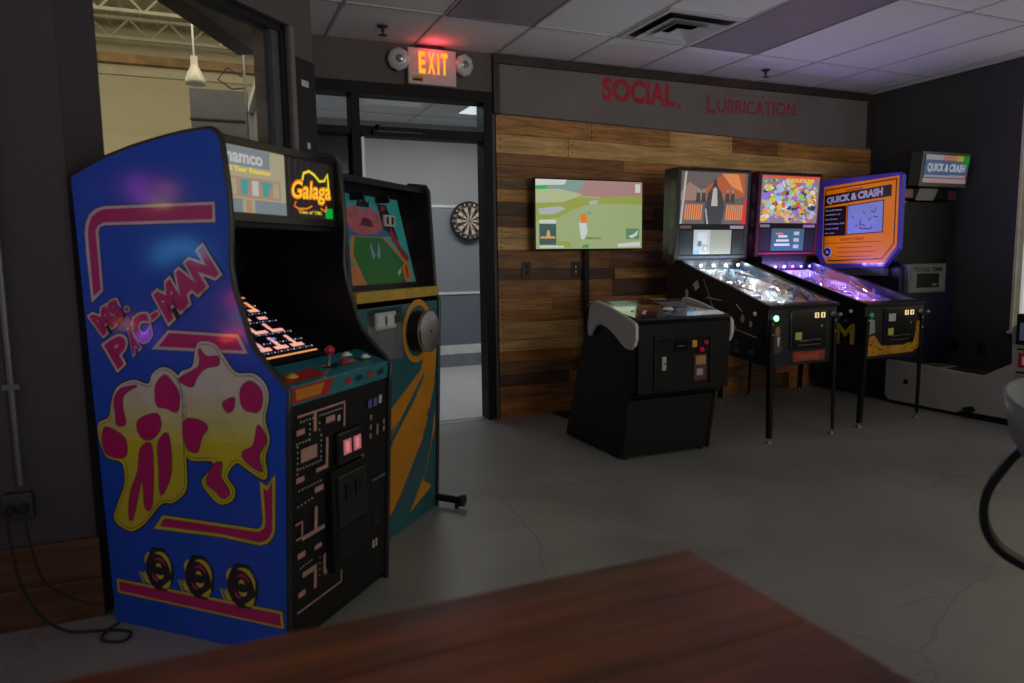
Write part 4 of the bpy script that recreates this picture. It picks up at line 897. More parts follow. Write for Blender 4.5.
def frontA(fr, h, bottom, zc):
    front_common(fr, h, bottom, zc, mat('yellow_sticker', (.5, .5, .1), .5))
    mb = MB(); mb.lathe((-.235, -.001, zc-.085), [(.019, 0), (.019, .008), (.001, .014)], glow('start_green', (.25, 1, .35), 3.0), 16, (0, -1, 0)); o = mb.build('start_button', fr); tag(o, 'glowing green start button')
    mb = MB(); mb.box((-.08, -.0012, bottom+.02), (.20, -.0002, bottom+.085), mat('brick_red_print', (.30, .04, .02), .5, var=.3, scale=20)); mb.poly([(-.03, -.002, bottom+.035), (.15, -.002, bottom+.035), (.15, -.002, bottom+.07), (-.03, -.002, bottom+.065)], mat('dull_red_print', (.38, .08, .05), .5, var=.4, scale=60))
    mb.poly([(-.27, -.001, bottom+.10), (-.22, -.001, bottom+.08), (-.17, -.001, bottom+.10), (-.19, -.001, bottom+.19), (-.215, -.001, bottom+.23), (-.25, -.001, bottom+.21)], mat('charcoal_print', (.05, .05, .055), .5))
    mb.poly([(-.235, -.0016, bottom+.20), (-.20, -.0016, bottom+.20), (-.195, -.0016, bottom+.24), (-.21, -.0016, bottom+.265), (-.235, -.0016, bottom+.25)], mat('russet_print', (.35, .13, .07), .5)); mb.poly([(-.215, -.002, bottom+.13), (-.205, -.002, bottom+.13), (-.195, -.002, bottom+.19), (-.22, -.002, bottom+.19)], dot)
    mb.build('front_print', fr)
def frontB(fr, h, bottom, zc):
    front_common(fr, h, bottom, zc, mat('yellow_sticker', (.5, .5, .1), .5))
    mb = MB(); mb.lathe((-.235, -.001, zc-.085), [(.019, 0), (.019, .008), (.001, .014)], mat('dim_green', (.02, .25, .15), .3, emit=(.05, .5, .3), es=.12), 16, (0, -1, 0)); mb.build('start_button', fr)
    oa = art_mat('amber_print', [(.50, .20, .01), (.62, .34, .02), (.30, .06, .01), (.65, .42, .05)], 22)
    mb = MB(); mb.poly([(-.275, -.001, bottom+.02), (.20, -.001, bottom+.03), (.275, -.001, bottom+.07), (.275, -.001, bottom+.25), (.235, -.001, bottom+.26), (.215, -.001, bottom+.12), (.10, -.001, bottom+.085), (-.12, -.001, bottom+.09), (-.20, -.001, bottom+.17), (-.275, -.001, bottom+.15)], oa)
    mb.poly([(-.26, -.0012, bottom+.17), (-.19, -.0012, bottom+.19), (-.20, -.0012, bottom+.28), (-.25, -.0012, bottom+.29)], mat('pale_print', (.3, .3, .28), .5))
    mb.box((-.075, -.0155, zc-.135), (-.005, -.012, zc-.08), mat('grey_card', (.5, .5, .52), .5)); mb.build('front_print', fr)
palec_a = mat('chalk_print', (.42, .42, .42), .6, var=.3, scale=25); navy_p = mat('indigo_print', (.05, .06, .16), .6); tealp = mat('slate_print', (.08, .12, .15), .6)
def sideartA(mb, x, zc, b, r, m):
    def q(pts, m): mb.poly([(x, y, z) for y, z in pts], m)
    def blob(y, z, ry, rz, m, d=0): mb.poly([(x-.0006*d, y+ry*math.cos(k*PI/4), z+rz*math.sin(k*PI/4)) for k in range(8)], m)
    for y, z, ry, rz in ((.85, .95, .02, .035), (.83, .82, .02, .03), (.24, .80, .02, .03), (.16, .77, .016, .022), (.32, .73, .02, .02), (.72, .70, .03, .02), (.95, .88, .015, .03)): blob(y, z, ry, rz, palec_a)
    q([(.78, 1.02), (.73, 1.05), (.70, 1.0), (.75, .97)], palec_a)
    q([(.66, 1.06), (.655, 1.06), (.50, .78), (.51, .775)], palec_a); q([(.64, .92), (.60, .935), (.45, .915), (.45, .909), (.60, .922)], palec_a)
    q([(.30, .90), (.24, .85), (.245, .843), (.31, .89)], palec_a)
    for k in range(9):
        y, z = r.uniform(.1, .9), r.uniform(b+.08, .72); blob(y, z, r.uniform(.02, .05), r.uniform(.01, .03), r.choice([navy_p, tealp]))
    for k in range(5): y = .1+k*.05; q([(y, .68+.01*k), (y+.06, .69+.01*k), (y+.06, .697+.01*k), (y, .688+.01*k)], palec_a)
def sideartB(mb, x, zc, b, r, m):
    ylp = mat('olive_yellow_print', (.42, .32, .02), .6, var=.2)
    for i, w in enumerate(((.50, .14), (.33, .13))): pass
    # block lettering printed large along the side
    text(mb, 'NEM', [(x, .56, b+.09), (x, .08, b+.10), (x, .08, b+.25), (x, .56, b+.24)], ylp, .03)
    for k in range(10):
        y, z = r.uniform(.1, .95), r.uniform(b+.25, .80); mb.poly([(x, y+.04*math.cos(j*PI/3), z+.02*math.sin(j*PI/3)) for j in range(6)], r.choice([navy_p, mat('plum_print', (.12, .03, .1), .6), tealp]))
def printA(q, x0, x1, z0, z1, mb, P):
    w = x1-x0; hh = z1-z0; U = lambda u, v, d: P(x0+u*w, z0+v*hh, d)
    def pol(pts, m, d): mb.poly([U(u, v, d) for u, v in pts], m)
    og = glow('bg_orange', (.85, .28, .10), .6); og2 = glow('bg_ember', (.55, .14, .05), .5); gy = glow('bg_grey', (.34, .34, .36), .5); pl = glow('bg_pale', (.62, .58, .54), .5); dkk = glow('bg_dark', (.07, .07, .08), .4); sm = glow('bg_smoke', (.42, .26, .22), .5); rd = glow('bg_red', (.75, .03, .04), .6)
    pol([(.25, .55), (.60, .98), (.96, 1), (.96, .55), (.7, .45)], og2, 1); pol([(.6, .98), (.85, .98), (.94, .62), (.74, .75)], og, 2)
    pol([(.0, .6), (.12, .8), (.35, .62), (.4, .45), (.0, .45)], sm, 1)
    for x in (.06, .68):
        for k in range(8): pol([(x+k*.033, .08), (x+k*.033+.022, .08), (x+k*.033+.034, .38), (x+k*.033+.012, .38)], og, 3)
    pol([(.36, .0), (.62, .0), (.66, .35), (.60, .62), (.54, .72), (.52, .86), (.48, .86), (.46, .72), (.40, .60), (.36, .3)], dkk, 4); pol([(.45, .35), (.55, .35), (.53, .68), (.50, .72), (.47, .68)], pl, 5)
    for u in (.22, .30, .66, .74): pol([(u, .42), (u+.07, .42), (u+.06, .60), (u+.035, .66), (u+.01, .60)], dkk, 4); pol([(u+.02, .60), (u+.05, .60), (u+.05, .68), (u+.02, .68)], gy, 5)
    pol([(.0, 0), (.03, 0), (.08, 1), (.05, 1)], pl, 3); pol([(.93, .0), (1, .0), (1, .55), (.96, .45)], rd, 3); pol([(.36, .3), (.38, .3), (.42, .0), (.40, .0)], pl, 6)
def printB(q, x0, x1, z0, z1, mb, P):
    w = x1-x0; hh = z1-z0; r = random.Random(5)
    cols = [glow('bg_'+n, c, .62) for n, c in (('gold', (.9, .62, .05)), ('violet', (.35, .2, .7)), ('lime', (.3, .7, .15)), ('sky', (.35, .65, .85)), ('scarlet', (.85, .12, .04)), ('ivory', (.85, .8, .65)), ('ink', (.05, .04, .08)), ('tangerine', (.95, .4, .05)), ('lilac', (.6, .5, .75)))]
    for k in range(260):
        u, v = r.uniform(.04, .96), r.uniform(.05, .92); s = r.uniform(.012, .05); a0 = r.uniform(0, 6)
        m = r.choice(cols)
        mb.poly([P(x0+min(.995, max(.005, u+s*(1+.5*(j % 2))*math.cos(a0+j*PI/3)))*w, z0+min(.995, max(.005, v+s*(1+.6*((j+1) % 2))*math.sin(a0+j*PI/3)))*hh, 1+k*.015) for j in range(6)], m)
    q(x0, x1, z1-.02, z1, cols[4], 6)
    for k in range(7): mb.poly([P(x0+w*(.42+.07*k), z1-.05, 7), P(x0+w*(.47+.07*k), z1-.05, 7), P(x0+w*(.475+.07*k), z1-.022, 7), P(x0+w*(.425+.07*k), z1-.018, 7)], cols[0])
def lcdA(q, z0, z1):
    q(-.172, -.02, z0, z1, glow('lcd_paper', (.52, .53, .54), .6), 1); bl_ = glow('lcd_ink', (.12, .2, .3), .5)
    q(-.14, -.05, z0+.08, z1-.02, glow('lcd_map', (.62, .66, .72), .6), 2); q(-.135, -.10, z0+.06, z0+.10, bl_, 3); q(-.09, -.03, z0+.02, z0+.07, glow('lcd_map2', (.42, .4, .36), .6), 3); q(-.075, -.045, z0+.03, z0+.055, mwht, 4)
    q(-.172, -.12, z0+.0, z0+.03, glow('lcd_blue', (.2, .45, .7), .6), 4)
def lcdB(q, z0, z1):
    q(-.172, .18, z0, z0+.165, glow('lcd_deep', (.05, .16, .22), .6), 1); w_ = glow('lcd_white', (.75, .75, .72), .6)
    for k, (a_, b2) in enumerate(((-.10, .0), (-.12, .02), (-.14, .03))): q(a_, b2, z0+.11-k*.035, z0+.13-k*.035, w_, 2)
    q(-.13, -.05, z1-.05, z1-.035, glow('lcd_salmon', (.8, .25, .15), .6), 2)
    for k in range(3): q(.07, .13, z0+.02+k*.055, z0+.05+k*.055, glow('lcd_pale', (.5, .6, .68), .6), 2)
I = lambda n, c, s=2.0: glow('insert_'+n, c, s)
palA = dict(seed=3, cab=mat('pin_black_front', (.012, .014, .02), .4), side=mat('pin_midnight', (.008, .01, .016), .35, coat=.3), boxside=mat('pin_box_black', (.014, .013, .016), .45), front=frontA,
    field=art_mat('field_print_a', [(.16, .26, .34), (.38, .42, .46), (.55, .56, .56), (.10, .28, .42), (.5, .4, .3), (.3, .34, .4)], 16), cap=mat('cap_white', (.6, .6, .62), .3), flip=mat('flipper_white', (.6, .58, .5), .4),
    plastic=mat('plastic_steelblue', (.12, .2, .3), .3, coat=.3), plastic2=mat('plastic_apricot', (.5, .28, .12), .3), clear=mat('plastic_pearl', (.55, .58, .6), .2), bulbs=[('ice', (.55, .8, 1)), ('ice', (.55, .8, 1)), ('white', (.9, .95, 1)), ('ice', (.55, .8, 1)), ('white', (.9, .95, 1))],
    inserts=[I('white', (.8, .9, 1)), I('amber', (1, .55, .15)), I('red', (1, .1, .1)), I('cyan', (.2, .8, 1)), I('dull', (.3, .35, .4), .5)], pow=2.8, lamp=(.62, .82, 1), lamp2=(.9, .92, 1), trim=mat('trim_grey', (.05, .05, .055), .35),
    top=1.885, art=glow('backglass_slate', (.17, .14, .14), .5), arttag='lit backglass with grey figures on orange', print=printA, lcd=glow('lcd_khaki', (.36, .36, .30), .55), lcdp=lcdA,
    tagl=glow('strip_dim', (.2, .12, .1), .3), tagr=glow('strip_mauve', (.42, .30, .38), .5), sideart=sideartA, boxart=mat('grey_print', (.14, .14, .15), .6, var=.3, scale=20), boxart2=mat('brown_print', (.16, .09, .07), .6))
palB = dict(seed=9, cab=mat('pin_black_front2', (.014, .014, .016), .4), side=mat('pin_plum_black', (.014, .010, .018), .35, coat=.3), boxside=mat('pin_box_plum', (.05, .012, .04), .45), front=frontB,
    field=art_mat('field_print_b', [(.38, .35, .55), (.55, .5, .7), (.65, .62, .75), (.3, .3, .6), (.55, .4, .6), (.4, .38, .4)], 16), cap=mat('cap_lilac', (.5, .4, .6), .3), flip=mat('flipper_yellow', (.6, .45, .1), .4),
    plastic=mat('plastic_violet', (.25, .12, .45), .3, coat=.3), plastic2=mat('plastic_rose', (.5, .2, .3), .3), clear=mat('plastic_pearl', (.55, .58, .6), .2), bulbs=[('red', (1, .08, .12)), ('violet', (.6, .3, 1)), ('ice', (.55, .8, 1)), ('red', (1, .08, .12)), ('blue', (.15, .2, 1)), ('blue', (.15, .2, 1))],
    inserts=[I('violet', (.5, .25, 1)), I('white', (.8, .9, 1)), I('blue', (.2, .3, 1)), I('blue', (.2, .3, 1)), I('dull', (.3, .35, .4), .5)], pow=3.4, lamp=(.30, .22, 1), lamp2=(.32, .24, 1), trim=mat('trim_wine', (.20, .02, .04), .35),
    top=1.908, art=glow('backglass_mid', (.35, .28, .3), .5), arttag='lit backglass crowded with bright colours', print=printB, lcd=glow('lcd_teal', (.10, .16, .19), .5), lcdp=lcdB,
    tagl=glow('strip_grey', (.25, .28, .3), .4), tagr=glow('strip_violet', (.38, .2, .5), .5), sideart=sideartB, boxart=mat('plum_art', (.16, .04, .14), .6, var=.4, scale=20), boxart2=mat('slate_art', (.1, .14, .16), .6))
pinball(3.328, -1.47, .90, 'dark pinball machine with a green start button, nearer the wall screen', palA, ((3.315, -1.515), (3.905, -1.50)), (.95,))
pinball(4.27, -1.40, .875, 'pinball machine with purple lit playfield and amber front, nearer the orange sign', palB, ((4.185, -1.46), (4.845, -1.415)), (1.07,))

# ------------------------------------------------------------------ golf trackball cabinet
gc = thing('arcade_cabinet', 'low black pedestal arcade cabinet with white curved side boards and a trackball', 'arcade machine', (2.258, -1.435, 0))
gx0, gx1 = 0, .645
mb = MB(); mb.prism([(0, .012), (-.06, .375), (-.075, .40), (-.155, .43), (-.165, .845), (.40, .925), (.74, .012)], gx0+.0, gx0+.02, blacksat); mb.build('cabinet_side', gc, .003)
mb = MB(); mb.prism([(0, .012), (-.06, .375), (-.075, .40), (-.155, .43), (-.165, .845), (.40, .925), (.74, .012)], gx1-.02, gx1, blacksat); mb.build('cabinet_side', gc, .003)
mb = MB(); mb.prism([(.01, .02), (-.052, .375), (-.03, .375), (.03, .02)], .02, gx1-.02, blacksat); o = mb.build('base_front', gc)
mb = MB(); mb.prism([(-.055, .385), (-.15, .43), (-.165, .43), (-.172, .835), (-.15, .835), (-.13, .45), (-.05, .40)], -.0, gx1, black); uf = mb.build('upper_front', gc, .004)
mb = MB(); mb.prism([(.40, .925), (.74, .02), (.72, .02), (.38, .92)], .02, gx1-.02, black); mb.box((.02, .02, .012), (gx1-.02, .72, .03), black); mb.build('back_panel', gc)
mb = MB()
for x0, x1, z0, z1 in ((.10, .515, .45, .468), (.10, .515, .745, .763), (.10, .118, .468, .745), (.497, .515, .468, .745)): mb.box((x0, -.182, z0), (x1, -.165, z1), black)
cdg = mb.build('door_frame', uf, .004)
mb = MB(); mb.box((0.118, -.172, .468), (0.497, -.165, .745), coin_black); mb.box((0.240, -.178, .675), (0.330, -.172, .735), blackgloss); mb.box((0.260, -.180, .70), (0.310, -.178, .704), steel)
cdd = mb.build('coin_door', uf, .002)
mb = MB(); mb.box((0.155, -.179, .565), (0.182, -.172, .645), mat('pale_plate', (.42, .42, .40), .4)); mb.cyl((0.170, -.18, .605), (0.170, -.184, .605), .006, darkmetal, 8); o = mb.build('lock_plate', cdd); tag(o, 'pale metal lock plate')
ambr = glow('amber_coin_light', (.6, .3, .03), .15)
mb = MB(); mb.box((0.370, -.178, .69), (0.400, -.172, .73), ambr); mb.box((0.390, -.184, .585), (0.460, -.172, .635), mat('sticker_tan', (.4, .2, .1), .5)); mb.box((0.395, -.185, .52), (0.440, -.172, .56), mat('sticker_grey', (.35, .33, .32), .5)); mb.box((0.380, -.178, .49), (0.470, -.172, .645), mat('sticker_brown', (.10, .03, .02), .5)); mb.build('sticker', cdd)
mb = MB(); mb.ball((0.425, -.19, .675), .016, glow('coin_red', (.6, .01, .06), .12), 10); mb.ball((0.460, -.186, .715), .014, glow('coin_red', (.9, .02, .10), .35), 10); mb.build('red_light', cdd)
# control top
mb = MB(); mb.prism([(-.172, .835), (-.172, .862), (-.15, .872), (.40, .945), (.42, .93), (.42, .91), (-.15, .835)], -.005, gx1+.005, blackgloss); ct = mb.build('control_top', gc, .003)
mb = MB(); gz2 = lambda y: .872+(y+.15)*.073/.55+.0012
def gp(pts, m, d=1): mb.poly([(x, y, gz2(y)+.0006*d) for x, y in pts], m)
gp([(.0, -.14), (.655, -.14), (.655, .39), (.0, .39)], art_mat('golf_top_print', [(.06, .02, .02), (.18, .05, .03), (.05, .05, .12), (.10, .03, .05), (.22, .12, .06)], 7, rough=.15, coat=.7, voronoi=False), 0)
gp([(.08, .20), (.26, .22), (.26, .37), (.12, .37)], mat('print_aqua', (.12, .4, .42), .3, coat=.5, var=.3), 1)
gp([(.12, .0), (.30, .02), (.34, .12), (.20, .16)], mat('print_red', (.4, .07, .03), .3, coat=.5, var=.3), 1); gp([(.22, .10), (.36, .14), (.34, .22), (.22, .2)], mat('print_gold', (.45, .3, .04), .3, coat=.5, var=.3), 2); gp([(.40, .12), (.56, .10), (.60, .28), (.42, .3)], mat('print_mauve', (.25, .2, .3), .3, coat=.5, var=.3), 2)
mb.build('top_print', ct)
for nm, x, y, r_, sq_ in (('trackball', .34, .03, .036, .6), ('button', .13, -.02, .014, .5), ('button', .17, .03, .014, .5), ('button', .10, .05, .014, .5), ('button', .54, .02, .016, .5)):
    mb = MB(); z = gz2(y)
    if nm == 'trackball': mb.lathe((x, y, z-.002), [(.045, 0), (.045, .004), (.034, .005)], black, 24)
    mb.ball((x, y, z+.0), r_, wb, 16, (1, 1, sq_)); mb.build(nm, ct)
def wing(x0, x1):
    p = [(.38,.80),(.365,.87),(.35,.92),(.30,.955),(.26,.957),(.10,.925),(-.10,.872),(-.165,.85),(-.178,.83),(-.178,.755),(-.16,.715),(-.12,.69),(-.07,.692),(-.02,.715),(.05,.758),(.14,.80),(.22,.812),(.28,.80),(.33,.755),(.35,.73),(.375,.735)]
    return MB().prism(p, x0, x1, mat('wing_white', (.58, .56, .52), .5))
for x0, x1 in ((-.028, -.006), (gx1+.006, gx1+.028)): o = wing(x0, x1).build('side_wing', gc, .006); tag(o, 'white curved side board')
MB().cyl((-.03, .25, .90), (-.028, .25, .90), .006, steel, 8).build('bolt', gc)
mb = MB()
for x in (.04, .6):
    for y in (.03, .68): mb.cyl((x, y, 0), (x, y, .015), .015, rubber, 10)
mb.build('foot', gc)
cdm = MB().box((0, 0, 0), (.10, .055, .004), mat('card_yellow', (.55, .42, .08), .5)).box((.01, .012, .004), (.06, .018, .0044), black).box((.01, .03, .004), (.08, .034, .0044), black)
o = cdm.build('instruction_card', bevel=0, loc=(2.72, -1.075, .937)); o.rotation_euler = (.13, 0, 0); tag(o, 'yellow card lying on the rear edge of the trackball cabinet', 'card')

# ------------------------------------------------------------------ television on its post
tv = thing('television', 'flat screen television showing a golf game in front of the pallet boards', 'television', (2.77, -.125, 1.555))
MB().box((-.478, -.02, -.27), (.478, .02, .27), blackgloss).box((-.30, .02, -.18), (.30, .038, .15), black).build('housing', tv, .004)
def golf_screen():
    mb = MB(); e = .75
    g1 = glow('tv_fairway', (.34, .42, .20), e); g2 = glow('tv_rough', (.31, .36, .07), e); g3 = glow('tv_pale', (.44, .50, .28), e); pkk = glow('tv_rose', (.40, .23, .22), e); sky = glow('tv_trees', (.22, .34, .30), e); snd = glow('tv_sand', (.42, .45, .46), e)
    whit = glow('tv_white', (.62, .66, .62), e); og = glow('tv_orange', (.75, .2, .03), e); dkb = glow('tv_dark', (.05, .10, .10), e); nb = glow('tv_sandbar', (.6, .38, .12), e); gg = glow('tv_green', (.02, .45, .08), e); mg_ = glow('tv_mid', (.12, .25, .12), e)
    X = lambda u: -.468+.936*u
    Z = lambda v: .259-.518*v
    def p(pts, m, d): mb.poly([(X(u), -.0205-.0006*d, Z(v)) for u, v in pts][::-1], m)
    p([(0,0),(1,0),(1,1),(0,1)], g1, 0); p([(0,0),(.46,0),(.36,.22),(.0,.2)], sky, 1); p([(.0,.15),(.2,.13),(.42,.2),(.30,.34),(0,.36)], g3, 2); p([(.46,0),(1,0),(1,.2),(.6,.24),(.36,.22)], pkk, 2)
    p([(.0,.34),(.25,.32),(.38,.24),(.55,.26),(.62,.24),(1,.2),(1,.34),(.7,.33),(.5,.34),(.34,.42),(.2,.55),(0,.6)], g2, 3); p([(.02,.42),(.22,.38),(.27,.42),(.16,.5),(.03,.5)], snd, 4)
    p([(.48,.30),(.58,.28),(.56,.33),(.5,.36)], snd, 4); p([(.0,.0),(.28,.0),(.26,.07),(.0,.09)], whit, 3); p([(.0,.1),(.1,.08),(.1,.14),(0,.14)], gg, 4)
    p([(.4,.49),(.46,.49),(.47,.62),(.41,.62)], og, 5); p([(.39,.62),(.46,.62),(.47,.75),(.44,.86),(.41,.86),(.40,.75)], whit, 5); p([(.46,.46),(.5,.44),(.51,.5),(.47,.5)], sky, 5)
    p([(.03,.64),(.18,.64),(.18,.94),(.03,.94)], dkb, 5); p([(.04,.82),(.17,.82),(.17,.85),(.04,.85)], nb, 6); p([(.10,.73),(.12,.73),(.13,.83),(.09,.83)], nb, 6); p([(.03,.58),(.18,.58),(.18,.63),(.03,.63)], whit, 5)
    p([(.84,.70),(.97,.70),(.97,.86),(.84,.86)], mg_, 5); p([(.86,.82),(.92,.78),(.96,.72),(.95,.80),(.9,.85)], whit, 6); p([(.93,.03),(.98,.03),(.98,.16),(.93,.16)], whit, 5)
    p([(.45,.83),(.60,.84),(.60,.86),(.45,.86)], mg_, 5); p([(.03,.955),(.25,.955),(.25,.98),(.03,.98)], whit, 5); p([(.76,.93),(.98,.90),(.98,.97),(.76,.98)], whit, 5); p([(.42,.95),(.48,.93),(.48,.99),(.42,.99)], mg_, 6)
    p([(.18,.88),(.30,.90),(.33,.98),(.2,.98)], g2, 4)
    return mb
golf_screen().build('screen', tv)
area('tv_glow', (2.77, -.16, 1.555), (.9, .5), .55, (.75, 1, .6), (0, -1, 0))
st = thing('television_stand', 'black floor post carrying the television behind the low black cabinet', 'stand', (2.77, -.075, 0))
MB().box((-.02, -.015, .012), (.02, .015, 1.70), black).build('pole', st, .003); MB().box((-.28, -.16, 0), (.28, .055, .012), black).build('base', st, .004); MB().box((-.12, -.010, 1.42), (.12, .016, 1.68), black).build('bracket', st, .002)

# ------------------------------------------------------------------ wall outlets, exit sign, ceiling things
def outlet(name, loc, label, rz=0, gang=1):
    t = thing(name, label, 'outlet', loc, rz, None)
    MB().box((-.038*gang, -.008, -.058), (.038*gang, 0, .058), mat('outlet_brown', (.03, .022, .018), .35)).build('cover_plate', t, .003)
    mb = MB()
    for g_ in range(gang):
        cx_ = (g_-(gang-1)/2)*.046
        for z in (-.022, .022): mb.box((cx_-.014, -.010, z-.014), (cx_+.014, -.008, z+.014), black)
    mb.build('socket', t, .001); return t
outlet('wall_outlet', (2.275, -.0225, 1.143), 'dark outlet plate on the boards left of the television post', 0)
o = outlet('wall_outlet', (2.70, -.0225, 1.137), 'dark outlet plate on the boards partly behind the television post', 0)
mb = MB()
for z in (-.02, .02): mb.box((-.006, -.0115, z-.012), (.006, -.010, z+.012), mat('pale_switch', (.5, .45, .4), .4))
mb.build('rocker', o)
ex = thing('exit_sign', 'white exit sign with glowing orange letters and two emergency lamps', 'exit sign', (1.553, 0, 2.565))
MB().box((-.175, -.07, -.122), (.175, -.0, .122), mat('exit_housing', (.58, .52, .48), .5)).box((-.10, -.05, .122), (.10, -.005, CEIL-2.565), black).build('housing', ex, .006)
exm = glow('exit_orange', (1, .24, .01), 1.3); exy = glow('exit_yellow', (1, .42, .02), 1.1)
mb = MB()
for i, ch in enumerate('EXIT'):
    xs = (-.10, -.035, .035, .062)[i]; w = (.05, .055, .014, .05)[i]
    if ch == 'I': mb.box((xs, -.0712, -.05), (xs+w, -.0702, .10), exm); continue
    textrow(mb, ch, xs, xs+w, -.05, .10, -.0712, exm, .05); textrow(mb, ch, xs+.004, xs+w-.004, -.045, .096, -.0718, exy, .01)
mb.box((.0385, -.0718, -.047), (.0455, -.0712, .097), exy)
o = mb.build('exit_letters', ex); tag(o, 'glowing orange EXIT letters')
mb = MB(); mb.box((-.15, -.0712, -.105), (-.07, -.0702, -.065), mat('label_gold', (.45, .33, .03), .5)); mb.box((-.143, -.0716, -.10), (-.077, -.0711, -.085), black); mb.build('test_label', ex)
for s in (-1, 1):
    mb = MB(); lampm = mat('lamp_frosted', (.55, .55, .55), .25, coat=.4)
    mb.lathe((s*.235, -.05, .035), [(.0, -.05), (.05, -.045), (.074, -.01), (.078, .02), (.066, .03), (.04, .036), (.001, .04)], lampm, 8, (s*.35, -1, -.12)); mb.cyl((s*.175, -.03, .03), (s*.22, -.035, .03), .04, lampm, 12)
    lh = mb.build('lamp_head', ex)
    MB().lathe((s*.24, -.087, .034), [(.03, .0), (.02, .005), (.001, .006)], mat('lamp_grey', (.3, .3, .3), .2, .5), 8, (s*.35, -1, -.12)).build('reflector', lh)
point('exit_glow', (1.56, -.13, 2.665), .55, (1, .03, .06), .02)
def sprinkler(loc, lab):
    t = thing('sprinkler_head', lab, 'sprinkler', loc); br = mat('sprinkler_dark', (.05, .045, .05), .4, .6)
    MB().lathe((0, 0, 0), [(.001, -.001), (.035, -.001), (.03, -.008), (.012, -.01), (.010, -.035)], br, 16).cyl((0, 0, -.03), (0, 0, -.055), .006, br, 8).build('body', t)
    MB().lathe((0, 0, -.055), [(.028, 0), (.028, -.002), (.001, -.003)], br, 16).build('deflector', t)
sprinkler((1.143, -.34, CEIL), 'small dark ceiling sprinkler left of the exit sign'); sprinkler((4.27, -.36, CEIL), 'small dark ceiling sprinkler above the red words')
vt = thing('ceiling_vent', 'square louvred air vent set in the ceiling tiles', 'vent', (xc+1.5*T_, y1-.5*T_, CEIL))
ventw = mat('vent_white', (.5, .48, .48), .5); hv = T_/2-.012
mb = MB()
for (a_, b2) in ((hv, hv-.035),):
    for s in (-1, 1): mb.box((-a_, s*a_ if s < 0 else b2, -.006), (a_, -b2 if s < 0 else a_, .004), ventw); mb.box((s*a_ if s < 0 else b2, -b2, -.006), (-b2 if s < 0 else a_, b2, .004), ventw)
mb.build('frame', vt); MB().box((-hv+.03, -hv+.03, .0045), (hv-.03, hv-.03, .0055), black).build('throat', vt)
mb = MB()
for (a_, b2, za, zb_) in ((hv-.075, hv-.125, -.002, -.024), (hv-.155, hv-.205, -.002, -.024), (.055, .0, -.006, -.02)):
    o4 = [(-a_, -a_), (a_, -a_), (a_, a_), (-a_, a_)]; i4 = [(-b2, -b2), (b2, -b2), (b2, b2), (-b2, b2)]
    vs = [(x, y, zb_) for x, y in o4]+[(x, y, za) for x, y in i4]+[(x, y, zb_+.003) for x, y in o4]+[(x, y, za+.003) for x, y in i4]
    mb.add(vs, [(i, (i+1) % 4, 4+(i+1) % 4, 4+i) for i in range(4)]+[(8+i, 12+i, 12+(i+1) % 4, 8+(i+1) % 4) for i in range(4)]+([(4, 5, 6, 7)] if b2 else []), ventw)
mb.build('louver', vt)
lens = mat('troffer_lens', (.33, .28, .34), .25, var=.05, bump=.1, scale=150)
def troffer(x, y, lab):
    t = thing('ceiling_light', lab, 'ceiling light', (x, y, CEIL)); hx, hy = T_/2-.01, T_-.01
    mb = MB()
    for s in (-1, 1): mb.box((s*hx-.014*(s > 0), -hy, -.004), (s*hx+.014*(s < 0), hy, .004), mat('troffer_frame', (.2, .18, .2), .5)); mb.box((-hx, s*hy-.014*(s > 0), -.004), (hx, s*hy+.014*(s < 0), .004), mat('troffer_frame', (.2, .18, .2), .5))
    mb.build('frame', t); MB().box((-hx+.014, -hy+.014, -.001), (hx-.014, hy-.014, .003), lens).build('diffuser', t)
troffer(xc+2.5*T_, y1-T_, 'switched off ceiling light panel beside the air vent'); troffer(xc-.5*T_, y1-T_, 'switched off ceiling light panel in front of the exit sign')

# ------------------------------------------------------------------ shooting gallery machine in the corner
QX0, QX1 = 5.13, 5.80
qc = thing('shooting_gallery_machine', 'long white and black shooting game in the corner with an orange side sign', 'arcade machine', (QX0, -.10, 0))
qw = mat('console_white', (.34, .32, .30), .5, var=.05); qn = mat('navy_cabinet', (.008, .012, .035), .4, coat=.2)
qd = QX1-QX0
mb = MB(); mb.box((.03, -.86, .04), (qd, 0, 1.12), qn); mb.box((.05, -.80, 1.12), (qd-.02, -.02, 1.30), black); rc = mb.build('rear_cabinet', qc, .01)
mb = MB(); mb.cyl((.03, -.76, .14), (.012, -.76, .14), .065, darkmetal, 24); mb.cyl((.014, -.76, .14), (.008, -.76, .14), .035, black, 16); mb.build('side_wheel', rc)
# white low deck, side boards stepping up to the near console
mb = MB(); dp = [(-.79, .07), (-.79, .34), (-.80, .36), (-1.10, .352), (-1.59, .335), (-1.785, .45), (-1.775, .70), (-1.80, .72), (-2.35, .72), (-2.35, .07), (-1.80, .055), (-1.45, .05), (-1.40, .03), (-.82, .03)]
mb.prism(dp, .0, .03, qw); mb.box((qd-.03, -2.35, .05), (qd, -.87, .30), qw); mb.build('side_board', qc, .004)
mb = MB(); mb.box((.03, -1.60, .05), (qd-.03, -.86, .30), black); mb.box((.04, -2.3, 0), (qd-.04, -.86, .05), black); mb.box((.03, -1.62, .29), (qd-.03, -.86, .305), mat('deck_black', (.02, .018, .018), .5)); mb.build('deck', qc)
mb = MB(); mb.box((.03, -2.33, .05), (qd-.03, -1.80, .70), qw); cs = mb.build('console', qc, .01)
mb = MB(); mb.box((-.003, -1.94, .25), (.0, -1.82, .37), mat('box_outline', (.05, .04, .04), .6)); mb.box((-.004, -1.936, .254), (-.003, -1.824, .366), qw)
for k in range(4): mb.box((-.0045, -1.93, .27+k*.025), (-.004, -1.83, .275+k*.025), mat('box_outline', (.05, .04, .04), .6))
mb.build('warning_label', cs)
